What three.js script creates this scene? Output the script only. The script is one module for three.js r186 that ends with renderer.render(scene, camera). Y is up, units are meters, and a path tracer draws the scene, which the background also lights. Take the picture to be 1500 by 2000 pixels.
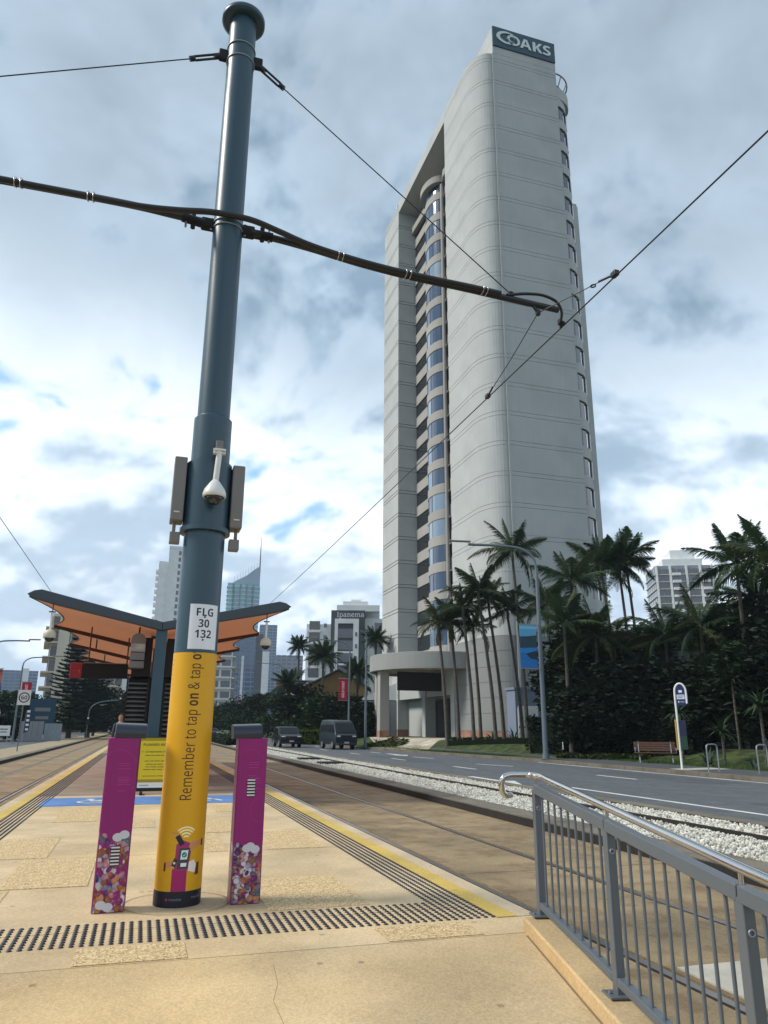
import * as THREE from 'three';
import { mergeGeometries, toCreasedNormals } from 'three/addons/utils/BufferGeometryUtils.js';
import { RoundedBoxGeometry } from 'three/addons/geometries/RoundedBoxGeometry.js';
import { FontLoader } from 'three/addons/loaders/FontLoader.js';
import { TextGeometry } from 'three/addons/geometries/TextGeometry.js';
import { MarchingCubes } from 'three/addons/objects/MarchingCubes.js';

// ---------- camera, sky, sun, exposure ----------
const D2R = Math.PI / 180;
const scene = new THREE.Scene();
const camera = new THREE.PerspectiveCamera(69.07, 0.75, 0.1, 9000);
camera.position.set(0, 1.35, 0);
camera.rotation.order = 'YXZ';
camera.rotation.set(16.19 * D2R, -17.26 * D2R, 0.4 * D2R);
const renderer = new THREE.WebGLRenderer({ antialias: true });
renderer.toneMapping = THREE.LinearToneMapping;
renderer.toneMappingExposure = 2.42;
renderer.shadowMap.enabled = true;

let seed = 20240;
function rnd() { seed |= 0; seed = (seed + 0x6D2B79F5) | 0; let t = Math.imul(seed ^ (seed >>> 15), 1 | seed); t = (t + Math.imul(t ^ (t >>> 7), 61 | t)) ^ t; return ((t ^ (t >>> 14)) >>> 0) / 4294967296; }
const rr = (a, b) => a + (b - a) * rnd();
function hash2(i, j, s) { let h = Math.imul(i, 374761393) + Math.imul(j, 668265263) + Math.imul(s, 974634773); h = Math.imul(h ^ (h >>> 13), 1274126177); return ((h ^ (h >>> 16)) >>> 0) / 4294967296; }
function vnoise(x, y, s = 0, per = 0) {
  const i = Math.floor(x), j = Math.floor(y), fx = x - i, fy = y - j, u = fx * fx * fx * (fx * (fx * 6 - 15) + 10), v = fy * fy * fy * (fy * (fy * 6 - 15) + 10);
  const w = per ? (k) => ((k % per) + per) % per : (k) => k;
  const a = hash2(w(i), w(j), s), b = hash2(w(i + 1), w(j), s), c = hash2(w(i), w(j + 1), s), d = hash2(w(i + 1), w(j + 1), s);
  return a + (b - a) * u + (c - a) * v + (a - b - c + d) * u * v;
}
function fbm(x, y, oct, s = 0, per = 0, gain = 0.5) { let a = 0.5, t = 0, n = 0; for (let o = 0; o < oct; o++) { t += a * vnoise(x, y, s + o * 17, per); n += a; a *= gain; x = x * 2 + 0.37 * (per ? 0 : 1); y = y * 2 + 0.71 * (per ? 0 : 1); per *= 2; } return t / n; }
const sst = (a, b, x) => { const t = Math.min(1, Math.max(0, (x - a) / (b - a))); return t * t * (3 - 2 * t); };
const mix = (a, b, t) => a + (b - a) * t;

{ // broken overcast: thick grey decks overhead, thinner bright cumulus low down, a few blue gaps
  const SX = 4.4, SZ = 2.0, W = 2048, Hh = 1024, data = new Float32Array(W * Hh * 4);
  for (let j = 0; j < Hh; j++) {
    const el = ((j + 0.5) / Hh - 0.5) * Math.PI, sy = Math.sin(el), cy = Math.cos(el);
    for (let i = 0; i < W; i++) {
      const k = (j * W + i) * 4; let r, g, b;
      if (sy < -0.02) { r = 0.20; g = 0.21; b = 0.21; } else {
        const ph = ((i + 0.5) / W - 0.5) * 2 * Math.PI, q = 1 / (Math.max(sy, 0) + 0.34), px = Math.cos(ph) * cy * q, pz = Math.sin(ph) * cy * q;
        const wx = fbm(px * 1.3 + 3.1, pz * 1.3 + 7.7, 4, 5) - 0.5, wz = fbm(px * 1.3 + 9.2, pz * 1.3 + 1.3, 4, 6) - 0.5;
        const big = fbm(px * 0.95 + wx * 0.7 + SX, pz * 0.95 + wz * 0.7 + SZ, 4, 11);
        const puff = fbm(px * 3.1 + wx * 1.2 + SX, pz * 3.1 + wz * 1.2, 8, 23, 0, 0.54);
        const lump = fbm(px * 7.5 + wx * 3.0, pz * 7.5 + wz * 3.0 + 5, 7, 31, 0, 0.62);
        const deck = sst(0.26, 0.50, sy + 0.40 * (big - 0.5) + 0.20 * (puff - 0.5));                                   // overhead the deck is thick
        const body = 0.42 * puff + 0.24 * big + 0.34 * lump;
        const cover = sst(0.31 - 0.18 * deck, 0.42 - 0.18 * deck, body);
        const dark = Math.min(1, sst(0.44, 0.62, 0.36 * puff + 0.26 * big + 0.38 * lump) * (0.68 - 0.28 * deck) + 0.64 * deck);
        const br = mix(0.80, 0.24, dark) * (1 + 0.30 * (lump - 0.5) * (1 - 0.6 * deck)) * (1 + 0.9 * (puff - 0.5) * deck + 0.7 * (big - 0.5) * deck);
        const tint = Math.pow(1 - dark, 0.8);
        const cr = br * mix(0.68, 0.92, tint), cg = br * mix(0.98, 1.0, tint), cb = br * mix(1.30, 1.07, tint);
        const q2 = Math.sqrt(Math.max(sy, 0)), sr = mix(0.36, 0.12, q2), sg = mix(0.55, 0.30, q2), sb = mix(0.76, 0.60, q2);
        r = mix(sr, cr, cover); g = mix(sg, cg, cover); b = mix(sb, cb, cover);
        const hz = Math.exp(-Math.max(sy, 0) * 9) * 0.6; r = mix(r, 0.47, hz); g = mix(g, 0.565, hz); b = mix(b, 0.68, hz);
      }
      data[k] = r * 0.68; data[k + 1] = g * 0.68; data[k + 2] = b * 0.68; data[k + 3] = 1;
    }
  }
  const t = new THREE.DataTexture(data, W, Hh, THREE.RGBAFormat, THREE.FloatType);
  t.mapping = THREE.EquirectangularReflectionMapping; t.magFilter = THREE.LinearFilter; t.minFilter = THREE.LinearFilter; t.needsUpdate = true;
  scene.background = t; scene.environment = t;
}
const sun = new THREE.DirectionalLight(new THREE.Color(1.0, 0.95, 0.87), 1.5);
sun.position.set(-70, 68, -14); sun.target.position.set(0, 0, 0);
sun.castShadow = true; sun.shadow.radius = 26; sun.shadow.mapSize.set(2048, 2048);
Object.assign(sun.shadow.camera, { left: -140, right: 140, top: 140, bottom: -140, near: 1, far: 400 });
scene.add(sun, sun.target);
scene.fog = new THREE.FogExp2(new THREE.Color(0.62, 0.72, 0.84), 0.00022);

// ---------- helpers ----------
const taken = {};
function numbered(n) { const k = taken[n] = (taken[n] ?? -1) + 1; return k ? n + '_' + String(k).padStart(3, '0') : n; }
function shade(o) { o.castShadow = true; o.receiveShadow = true; return o; }
function M(name, g, m, parent) { const o = shade(new THREE.Mesh(Array.isArray(g) ? merge(g) : g, m)); o.name = parent ? name : numbered(name); (parent ?? scene).add(o); return o; }
function merge(list) { return mergeGeometries(list.map((g) => { let q = g.index ? g.toNonIndexed() : g; for (const a of Object.keys(q.attributes)) if (!['position', 'normal', 'uv'].includes(a)) q.deleteAttribute(a); if (!q.attributes.uv) q.setAttribute('uv', new THREE.BufferAttribute(new Float32Array(q.attributes.position.count * 2), 2)); return q; })); }
function thing(name, label, category, pos = [0, 0, 0], ry = 0, group) { const o = new THREE.Group(); o.name = numbered(name); o.position.set(...pos); o.rotation.y = ry; scene.add(o); return tag(o, label, category, group); }
function tag(o, label, category, group) { o.userData.label = label; o.userData.category = category; if (group) o.userData.group = group; return o; }
function struct(name, g, m, label) { const o = M(name, g, m); o.userData.kind = 'structure'; o.userData.label = label; o.userData.category = name.replace(/_/g, ' ').split(' ').slice(-2).join(' '); return o; }
function box(x0, x1, y0, y1, z0, z1, uvs = 1) { const g = new THREE.BoxGeometry(x1 - x0, y1 - y0, z1 - z0); g.translate((x0 + x1) / 2, (y0 + y1) / 2, (z0 + z1) / 2); return wuv(g, uvs); }
function rbox(w, h, d, r, x = 0, y = 0, z = 0) { const g = new RoundedBoxGeometry(w, h, d, 2, r); g.translate(x, y, z); return g; }
function cyl(r0, r1, y0, y1, x = 0, z = 0, n = 20) { const g = new THREE.CylinderGeometry(r1, r0, y1 - y0, n); g.translate(x, (y0 + y1) / 2, z); return g; }
function wuv(g, s = 1) { // uv in metres, by the dominant direction of each face
  if (g.index) g = g.toNonIndexed(); const p = g.attributes.position, u = new Float32Array(p.count * 2), a = new THREE.Vector3(), b = new THREE.Vector3(), c = new THREE.Vector3();
  for (let i = 0; i < p.count; i += 3) {
    a.fromBufferAttribute(p, i); b.fromBufferAttribute(p, i + 1); c.fromBufferAttribute(p, i + 2); const n = b.clone().sub(a).cross(c.clone().sub(a)); const ax = Math.abs(n.x), ay = Math.abs(n.y), az = Math.abs(n.z);
    [a, b, c].forEach((v, k) => { const [p0, p1] = ay >= ax && ay >= az ? [v.x, v.z] : ax >= az ? [v.z, v.y] : [v.x, v.y]; u[(i + k) * 2] = p0 * s; u[(i + k) * 2 + 1] = p1 * s; });
  }
  g.setAttribute('uv', new THREE.BufferAttribute(u, 2)); return g;
}
function prism(poly, y0, y1, bevel = 0) { const s = new THREE.Shape(poly.map(([x, z]) => new THREE.Vector2(x, -z))); const g = new THREE.ExtrudeGeometry(s, { depth: y1 - y0 - 2 * bevel, bevelEnabled: bevel > 0, bevelSize: bevel, bevelThickness: bevel, bevelOffset: -bevel, bevelSegments: 1, curveSegments: 4 }); g.rotateX(-Math.PI / 2); g.translate(0, y0 + bevel, 0); return wuv(g, 1); }
function tube(pts, r, seg = 24, n = 8, closed = false) { return new THREE.TubeGeometry(new THREE.CatmullRomCurve3(pts.map((p) => new THREE.Vector3(...p)), closed, 'centripetal'), seg, r, n, closed); }
function rod(a, b, r, n = 8, r2 = r) { const A = new THREE.Vector3(...a), B = new THREE.Vector3(...b), d = B.clone().sub(A), g = new THREE.CylinderGeometry(r2, r, d.length(), n); g.applyQuaternion(new THREE.Quaternion().setFromUnitVectors(new THREE.Vector3(0, 1, 0), d.clone().normalize())); g.translate((A.x + B.x) / 2, (A.y + B.y) / 2, (A.z + B.z) / 2); return g; }
function bar(a, b, w, h) { const A = new THREE.Vector3(...a), B = new THREE.Vector3(...b), d = B.clone().sub(A), g = new RoundedBoxGeometry(w, h, d.length(), 1, Math.min(w, h) * 0.12), m = new THREE.Matrix4().lookAt(A, B, new THREE.Vector3(0, 1, 0)); g.applyMatrix4(m); g.translate((A.x + B.x) / 2, (A.y + B.y) / 2, (A.z + B.z) / 2); return g; }
const pol = (az, d) => [d * Math.sin(az * D2R), -d * Math.cos(az * D2R)];
const C = (r, g, b) => new THREE.Color().setRGB(r, g, b);

// ---------- procedural textures ----------
function tex(w, h, f, { srgb = true, rep } = {}) { const d = new Uint8Array(w * h * 4); for (let j = 0; j < h; j++) for (let i = 0; i < w; i++) { const c = f(i / w, j / h, i, j), k = (j * w + i) * 4; for (let q = 0; q < 3; q++) d[k + q] = Math.max(0, Math.min(255, Math.round(255 * (Array.isArray(c) ? c[q] : c)))); d[k + 3] = 255; } const t = new THREE.DataTexture(d, w, h); t.magFilter = THREE.LinearFilter; t.minFilter = THREE.LinearMipmapLinearFilter; t.generateMipmaps = true; t.wrapS = t.wrapT = THREE.RepeatWrapping; if (srgb) t.colorSpace = THREE.SRGBColorSpace; if (rep) t.repeat.set(rep, rep); t.needsUpdate = true; return t; }
const grainT = (per, seedN, lo, hi, fine = 0.5) => (u, v, i, j) => { const n = fbm(u * per, v * per, 5, seedN, per), f = hash2(i, j, seedN); return lo + (hi - lo) * Math.min(1, Math.max(0, (1 - fine) * (0.5 + (n - 0.5) * 2.2) + fine * f)); };
const T = {
  concrete: tex(512, 512, grainT(6, 3, 0.74, 1.0, 0.22), { rep: 0.25 }),
  concreteB: tex(512, 512, grainT(24, 4, 0.3, 1.0, 0.5), { srgb: false, rep: 0.5 }),
  plate: tex(512, 512, (u, v, i, j) => { // worn, patchy platform topping with fine sand grain
    const n = fbm(u * 5, v * 5, 5, 41, 5), m = fbm(u * 3 + 9, v * 3, 4, 43, 3), f = hash2(i, j, 3), st = sst(0.60, 0.72, fbm(u * 9, v * 9, 4, 47, 9)); const gum = hash2(i >> 2, j >> 2, 77) > 0.9985 ? 0.16 : 0; const b = 0.80 + 0.30 * (n - 0.5) + 0.12 * (f - 0.5) - 0.02 * st - gum; return [b, b * (0.985 + 0.05 * (m - 0.5)), b * (0.96 + 0.14 * (m - 0.5))]; }, { rep: 0.22 }),
  track: tex(512, 512, (u, v, i, j) => { const n = fbm(u * 8, v * 8, 5, 51, 8), m = fbm(u * 24, v * 24, 4, 53, 24), f = hash2(i, j, 8), s = sst(0.52, 0.7, m); const b = 0.66 + 0.24 * (n - 0.5) + 0.12 * (f - 0.5) - 0.06 * s; return [b, b * (0.97 - 0.03 * s), b * (0.9 - 0.05 * s)]; }, { rep: 0.2 }),
  asphalt: tex(512, 512, (u, v, i, j) => { const n = fbm(u * 6, v * 6, 4, 61, 6), f = hash2(i, j, 9), g = hash2(i >> 1, j >> 1, 10); return 0.62 + 0.2 * (n - 0.5) + 0.36 * (f - 0.5) + 0.22 * (g > 0.9 ? 1 : 0); }, { rep: 0.4 }),
  pebble: (() => { // exposed aggregate: rounded stones of mixed cream, tan and brown in mortar
    const N = 46, cells = []; for (let j = 0; j < N; j++) for (let i = 0; i < N; i++) cells.push([i + hash2(i, j, 71), j + hash2(i, j, 72), hash2(i, j, 73), hash2(i, j, 74)]);
    return tex(512, 512, (u, v) => { const x = u * N, y = v * N, ci = Math.floor(x), cj = Math.floor(y); let d1 = 9, d2 = 9, best; for (let b = -1; b <= 1; b++) for (let a = -1; a <= 1; a++) { const ii = (ci + a + N) % N, jj = (cj + b + N) % N, c = cells[jj * N + ii], dx = c[0] - ii + ci + a - x, dy = c[1] - jj + cj + b - y, d = dx * dx + dy * dy; if (d < d1) { d2 = d1; d1 = d; best = c; } else if (d < d2) d2 = d; }
      const e = sst(0.04, 0.2, Math.sqrt(d2) - Math.sqrt(d1)), k = 0.74 + 0.28 * best[2], w = best[3]; const s = w < 0.6 ? [k, k * 0.95, k * 0.82] : w < 0.85 ? [k * 0.93, k * 0.84, k * 0.68] : [k * 0.74, k * 0.63, k * 0.5]; return s.map((q, n) => mix([0.74, 0.66, 0.52][n], q, e)); }, { rep: 1.7 }); })(),
  render: tex(512, 512, (u, v, i, j) => { const n = fbm(u * 4, v * 4, 5, 81, 4), f = hash2(i, j, 12), s = fbm(u * 40, v * 1.0, 3, 83, 0); return 0.92 + 0.09 * (n - 0.5) + 0.03 * (f - 0.5) + 0.02 * (s - 0.5); }, { rep: 0.11 }),
  bark: tex(128, 256, (u, v, i, j) => { const ring = Math.sin(v * 80 + 3 * vnoise(u * 6, v * 20, 3)) * 0.5 + 0.5, n = fbm(u * 10, v * 14, 4, 91); return 0.55 + 0.35 * (n - 0.3) + 0.18 * ring; }),
  lawn: tex(256, 256, (u, v, i, j) => { const n = fbm(u * 6, v * 6, 5, 95, 6), f = hash2(i, j, 14); const b = 0.5 + 0.6 * (n - 0.5) + 0.4 * (f - 0.5); return [b * 0.95, b, b * 0.6]; }, { rep: 0.5 }),
  brushed: tex(128, 128, (u, v, i, j) => 0.35 + 0.3 * hash2(i, 0, 15) + 0.2 * fbm(u * 8, v * 8, 3, 16), { srgb: false }),
};
const mat = (r, g, b, o = {}) => new THREE.MeshStandardMaterial({ color: C(r, g, b), roughness: 0.85, metalness: 0, ...o });
const glassM = (r, g, b, ro = 0.06) => new THREE.MeshPhysicalMaterial({ color: C(r, g, b), roughness: ro, metalness: 0, ior: 1.6, specularIntensity: 1, clearcoat: 0.6, clearcoatRoughness: 0.04 });
const m = {
  platform: mat(0.87, 0.665, 0.40, { map: T.plate, bumpMap: T.concreteB, bumpScale: 0.0025, roughness: 0.9 }),
  ramp: mat(0.82, 0.62, 0.36, { map: T.plate, bumpMap: T.concreteB, bumpScale: 0.004, roughness: 0.9 }),
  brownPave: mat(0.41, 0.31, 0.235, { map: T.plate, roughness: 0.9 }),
  aggregate: mat(0.90, 0.78, 0.60, { map: T.pebble, bumpMap: T.pebble, bumpScale: 0.006, roughness: 0.8 }),
  joint: mat(0.20, 0.145, 0.08),
  yellowLine: mat(0.85, 0.60, 0.13, { map: T.plate, roughness: 0.75 }),
  bluePaint: mat(0.13, 0.32, 0.74, { map: T.plate, roughness: 0.7 }),
  whitePaint: mat(0.95, 0.95, 0.94, { map: T.plate, roughness: 0.7 }),
  stud: mat(0.018, 0.018, 0.022, { roughness: 0.55 }),
  track: mat(0.61, 0.475, 0.305, { map: T.track, bumpMap: T.concreteB, bumpScale: 0.004, roughness: 0.9 }),
  rail: mat(0.34, 0.30, 0.27, { metalness: 0.9, roughness: 0.34 }),
  groove: mat(0.035, 0.03, 0.026),
  kerb: mat(0.36, 0.335, 0.295, { map: T.track, roughness: 0.92 }),
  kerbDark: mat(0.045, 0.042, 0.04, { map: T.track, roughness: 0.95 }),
  stone: mat(0.66, 0.65, 0.60, { roughness: 0.9 }),
  gravelBed: mat(0.52, 0.51, 0.47, { map: T.pebble, roughness: 0.95 }),
  asphalt: mat(0.21, 0.235, 0.255, { map: T.asphalt, roughness: 0.88 }),
  path: mat(0.15, 0.165, 0.18, { map: T.asphalt, roughness: 0.9 }),
  paleConc: mat(0.60, 0.57, 0.50, { map: T.concrete, roughness: 0.9 }),
  lawn: mat(0.16, 0.22, 0.075, { map: T.lawn, roughness: 1 }),
  ground: mat(0.16, 0.17, 0.13, { map: T.lawn, roughness: 1 }),
  poleBlue: mat(0.036, 0.088, 0.125, { roughness: 0.38, map: T.render }),
  galv: mat(0.30, 0.32, 0.34, { metalness: 0.7, roughness: 0.45 }),
  lampGalv: mat(0.12, 0.15, 0.175, { metalness: 0.2, roughness: 0.5 }),
  steelGrey: mat(0.115, 0.135, 0.155, { metalness: 0.25, roughness: 0.42, roughnessMap: null }),
  stainless: mat(0.62, 0.60, 0.58, { metalness: 1, roughness: 0.24, roughnessMap: T.brushed }),
  black: mat(0.012, 0.013, 0.016, { roughness: 0.42 }),
  blackMatte: mat(0.012, 0.012, 0.013, { roughness: 0.8 }),
  darkGrey: mat(0.035, 0.042, 0.055, { roughness: 0.5 }),
  capGrey: mat(0.022, 0.028, 0.045, { roughness: 0.3 }),
  boxGrey: mat(0.20, 0.185, 0.175, { roughness: 0.6 }),
  camWhite: mat(0.70, 0.69, 0.64, { roughness: 0.4 }),
  white: mat(0.75, 0.75, 0.73, { roughness: 0.6 }),
  dome: glassM(0.008, 0.01, 0.016, 0.08),
  orange: new THREE.MeshPhysicalMaterial({ color: C(0.82, 0.26, 0.09), roughness: 0.85, transmission: 0.5, thickness: 0, side: THREE.DoubleSide }),
  ribDark: mat(0.05, 0.02, 0.014, { roughness: 0.6 }),
  red: mat(0.32, 0.012, 0.02, { roughness: 0.6 }),
  navy: mat(0.012, 0.016, 0.05, { roughness: 0.4 }),
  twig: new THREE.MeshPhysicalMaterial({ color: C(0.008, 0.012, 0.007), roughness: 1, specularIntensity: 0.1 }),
  tower: mat(0.50, 0.52, 0.505, { map: T.render, roughness: 0.9 }),
  towerCore: mat(0.36, 0.37, 0.36, { roughness: 0.95 }),
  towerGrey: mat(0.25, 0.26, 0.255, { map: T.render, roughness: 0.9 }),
  spandrel: mat(0.40, 0.385, 0.355, { map: T.render, roughness: 0.9 }),
  terracotta: mat(0.36, 0.19, 0.13, { map: T.concrete, roughness: 0.9 }),
  glass: glassM(0.012, 0.022, 0.045), glassBlue: glassM(0.015, 0.045, 0.10, 0.14), glassPale: glassM(0.16, 0.24, 0.33, 0.16), glassTeal: glassM(0.10, 0.30, 0.36, 0.15), carGlass: new THREE.MeshPhysicalMaterial({ color: C(0.006, 0.008, 0.01), roughness: 0.12, specularIntensity: 0.7 }), glassDark: glassM(0.008, 0.01, 0.012),
  bldWhite: mat(0.84, 0.85, 0.84, { map: T.render }), bldGrey: mat(0.28, 0.30, 0.32, { map: T.render }), bldDark: mat(0.075, 0.085, 0.095, { map: T.render }), bldCream: mat(0.72, 0.66, 0.53, { map: T.render }), bldOchre: mat(0.26, 0.165, 0.06, { map: T.render }), bldTeal: mat(0.42, 0.58, 0.62), bldBlue: mat(0.16, 0.25, 0.38, { map: T.render }),
  roofDark: mat(0.05, 0.045, 0.04), roofTeal: mat(0.09, 0.13, 0.13, { map: T.concrete }),
  trunk: mat(0.16, 0.14, 0.115, { map: T.bark, bumpMap: T.bark, bumpScale: 0.01 }), trunkGreen: mat(0.07, 0.095, 0.05, { roughness: 0.7 }),
  wood: mat(0.20, 0.085, 0.045, { map: T.bark, roughness: 0.6 }),
};
const leaf = (r, g, b, t = 0.22) => new THREE.MeshPhysicalMaterial({ color: C(r, g, b), roughness: 0.75, specularIntensity: 0.3, transmission: t, thickness: 0, side: THREE.DoubleSide });
const L = { palm: [leaf(0.034, 0.066, 0.028, 0.35), leaf(0.050, 0.086, 0.034, 0.35), leaf(0.024, 0.046, 0.024, 0.3), leaf(0.062, 0.082, 0.030, 0.35)], dry: leaf(0.16, 0.10, 0.035), dark: leaf(0.016, 0.030, 0.016), mid: leaf(0.028, 0.052, 0.020), olive: leaf(0.055, 0.078, 0.022), lime: leaf(0.10, 0.15, 0.02), pine: leaf(0.014, 0.032, 0.020, 0.1), agave: leaf(0.05, 0.085, 0.06), redLeaf: leaf(0.14, 0.02, 0.025) };
function canvasTex(w, h, draw) { const c = document.createElement('canvas'); c.width = w; c.height = h; draw(c.getContext('2d'), w, h); const t = new THREE.CanvasTexture(c); t.colorSpace = THREE.SRGBColorSpace; t.magFilter = THREE.LinearFilter; t.anisotropy = 8; return t; }
// ---------- ground, roads, tracks ----------
const ZF = -420, ZN = 14, RY = -0.27;
struct('ground', (() => { const g = new THREE.PlaneGeometry(9000, 9000); g.rotateX(-Math.PI / 2); g.translate(0, -0.42, 0); return wuv(g, 1); })(), m.ground, 'flat green brown ground reaching the horizon');
const xk = (z) => (z > -36 ? 19.7 : z > -58 ? mix(19.7, 17.0, (-36 - z) / 22) : 17.0);
const terr = (x, z) => { const t = x - xk(z), w = sst(-34, -56, z), a = mix(4.2, 1.8, w), b = mix(8, 5, w); return -0.13 + 0.60 * sst(a, b, t); };
function sheetOn(c, off, nu = 10, nv = 10) { // c: four plan corners, draped on the verge
  const pos = [], idx = []; for (let j = 0; j <= nv; j++) for (let i = 0; i <= nu; i++) { const u = i / nu, v = j / nv, x = mix(mix(c[0][0], c[1][0], u), mix(c[3][0], c[2][0], u), v), z = mix(mix(c[0][1], c[1][1], u), mix(c[3][1], c[2][1], u), v); pos.push(x, terr(x, z) + off, z); }
  for (let j = 0; j < nv; j++) for (let i = 0; i < nu; i++) { const a = j * (nu + 1) + i; idx.push(a, a + 1, a + nu + 2, a, a + nu + 2, a + nu + 1); }
  const g = new THREE.BufferGeometry(); g.setAttribute('position', new THREE.Float32BufferAttribute(pos, 3)); g.setIndex(idx); g.computeVertexNormals(); const up = g.attributes.normal.getY(0); if (up < 0) { g.setIndex(idx.map((_, k) => idx[k - (k % 3) + 2 - (k % 3)])); g.computeVertexNormals(); } return wuv(g, 1);
}
// right road
struct('road', prism([[10.1, ZN], [19.7, ZN], [19.7, -36], [17, -58], [17, ZF], [10.1, ZF]], -0.6, RY), m.asphalt, 'grey asphalt road right of the tram tracks').name = 'road';
{ const line = (x0, z0, x1, z1, w, nm = 'lane_line') => { const a = Math.atan2(x1 - x0, z1 - z0), g = new THREE.BoxGeometry(w, 0.004, Math.hypot(x1 - x0, z1 - z0)); g.rotateY(a); g.translate((x0 + x1) / 2, RY + 0.004, (z0 + z1) / 2); return wuv(g); };
  const rd = scene.getObjectByName('road');
  M('edge_line', line(19.3, 12, 19.3, -35.5, 0.12), m.whitePaint, rd); M('lane_line', line(12.25, 12, 12.0, -21.5, 0.13), m.whitePaint, rd);
  for (let z = -30; z > -130; z -= 9) { M('lane_dash', line(13.4, z, 13.4, z - 2.4, 0.13), m.whitePaint, rd); }
  for (let z = 4; z > -130; z -= 9) M('lane_dash', line(z > -30 ? 16.2 : mix(16.2, 15.2, Math.min(1, (-30 - z) / 26)), z, z > -30 ? 16.2 : 15.4, z - 2.4, 0.12), m.whitePaint, rd);
  const arrow = (x, z, s) => { const sh = new THREE.Shape([[-0.12, -2], [0.12, -2], [0.12, 0.4], [0.42, 0.4], [0, 2], [-0.42, 0.4], [-0.12, 0.4]].map((p) => new THREE.Vector2(p[0] * s, p[1]))); const g = new THREE.ExtrudeGeometry(sh, { depth: 0.004, bevelEnabled: false }); g.rotateX(Math.PI / 2); g.translate(x, RY + 0.006, z); return wuv(g); };
  M('lane_arrow', arrow(11.15, -23.6, 1.3), m.whitePaint, rd); M('lane_arrow', arrow(15.6, -47, 1.3), m.whitePaint, rd);
  for (const [x, z, w, d] of [[14.6, -12.5, 2.2, 5], [17.6, -24, 1.6, 7], [13.9, -41, 1.8, 9]]) M('asphalt_patch', box(x - w / 2, x + w / 2, RY, RY + 0.003, z - d / 2, z + d / 2), mat(0.17, 0.185, 0.20, { map: T.asphalt }), rd);
}
// far kerb, verge, paths, drive
struct('kerb', prism([[19.7, ZN], [20.0, ZN], [20.0, -36], [17.3, -58], [17.3, ZF], [17, ZF], [17, -58], [19.7, -36]], -0.6, -0.13), m.kerb, 'concrete kerb along the far side of the road');
struct('verge', (() => { const pos = [], idx = [], xs = []; for (let i = 0; i <= 40; i++) xs.push(i < 30 ? 0.28 + i * 0.4 : 12.3 + Math.pow(i - 29, 2.2) * 0.9); const zs = []; for (let j = 0; j <= 70; j++) zs.push(ZN - j * 2.2 - Math.max(0, j - 45) * Math.max(0, j - 45) * 0.5); for (const z of zs) for (const t of xs) { const x = xk(z) + t; pos.push(x, terr(x, z) - 0.004, z); } const n = xs.length; for (let j = 0; j < zs.length - 1; j++) for (let i = 0; i < n - 1; i++) { const a = j * n + i; idx.push(a, a + 1, a + n + 1, a, a + n + 1, a + n); } const g = new THREE.BufferGeometry(); g.setAttribute('position', new THREE.Float32BufferAttribute(pos, 3)); g.setIndex(idx); g.computeVertexNormals(); return wuv(g); })(), m.lawn, 'grass verge between the far kerb and the gardens');
struct('footpath', [sheetOn([[20.0, 12], [22.6, 12], [22.6, -33], [20.0, -33]], 0.006, 6, 20), sheetOn([[20.0, -33], [22.6, -33], [23.0, -40], [21.3, -40]], 0.006), sheetOn([[21.3, -40], [23.0, -40], [20.2, -54], [18.7, -54]], 0.006)], m.path, 'dark asphalt footpath beside the bus stop');
struct('bus_pad', sheetOn([[20.02, -25.2], [22.4, -25.6], [22.4, -26.7], [20.02, -26.3]], 0.010), m.paleConc, 'pale concrete pad under the bus stop sign');
struct('driveway', [sheetOn([[17.2, -58.5], [18.3, -50.5], [21.0, -54.5], [19.0, -62.5]], 0.016, 14, 14), sheetOn([[19.0, -62.5], [21.0, -54.5], [28.2, -65], [22.5, -78]], 0.016, 14, 14)], mat(0.62, 0.54, 0.42, { map: T.concrete }), 'pale concrete driveway leading to the hotel entrance');
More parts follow.
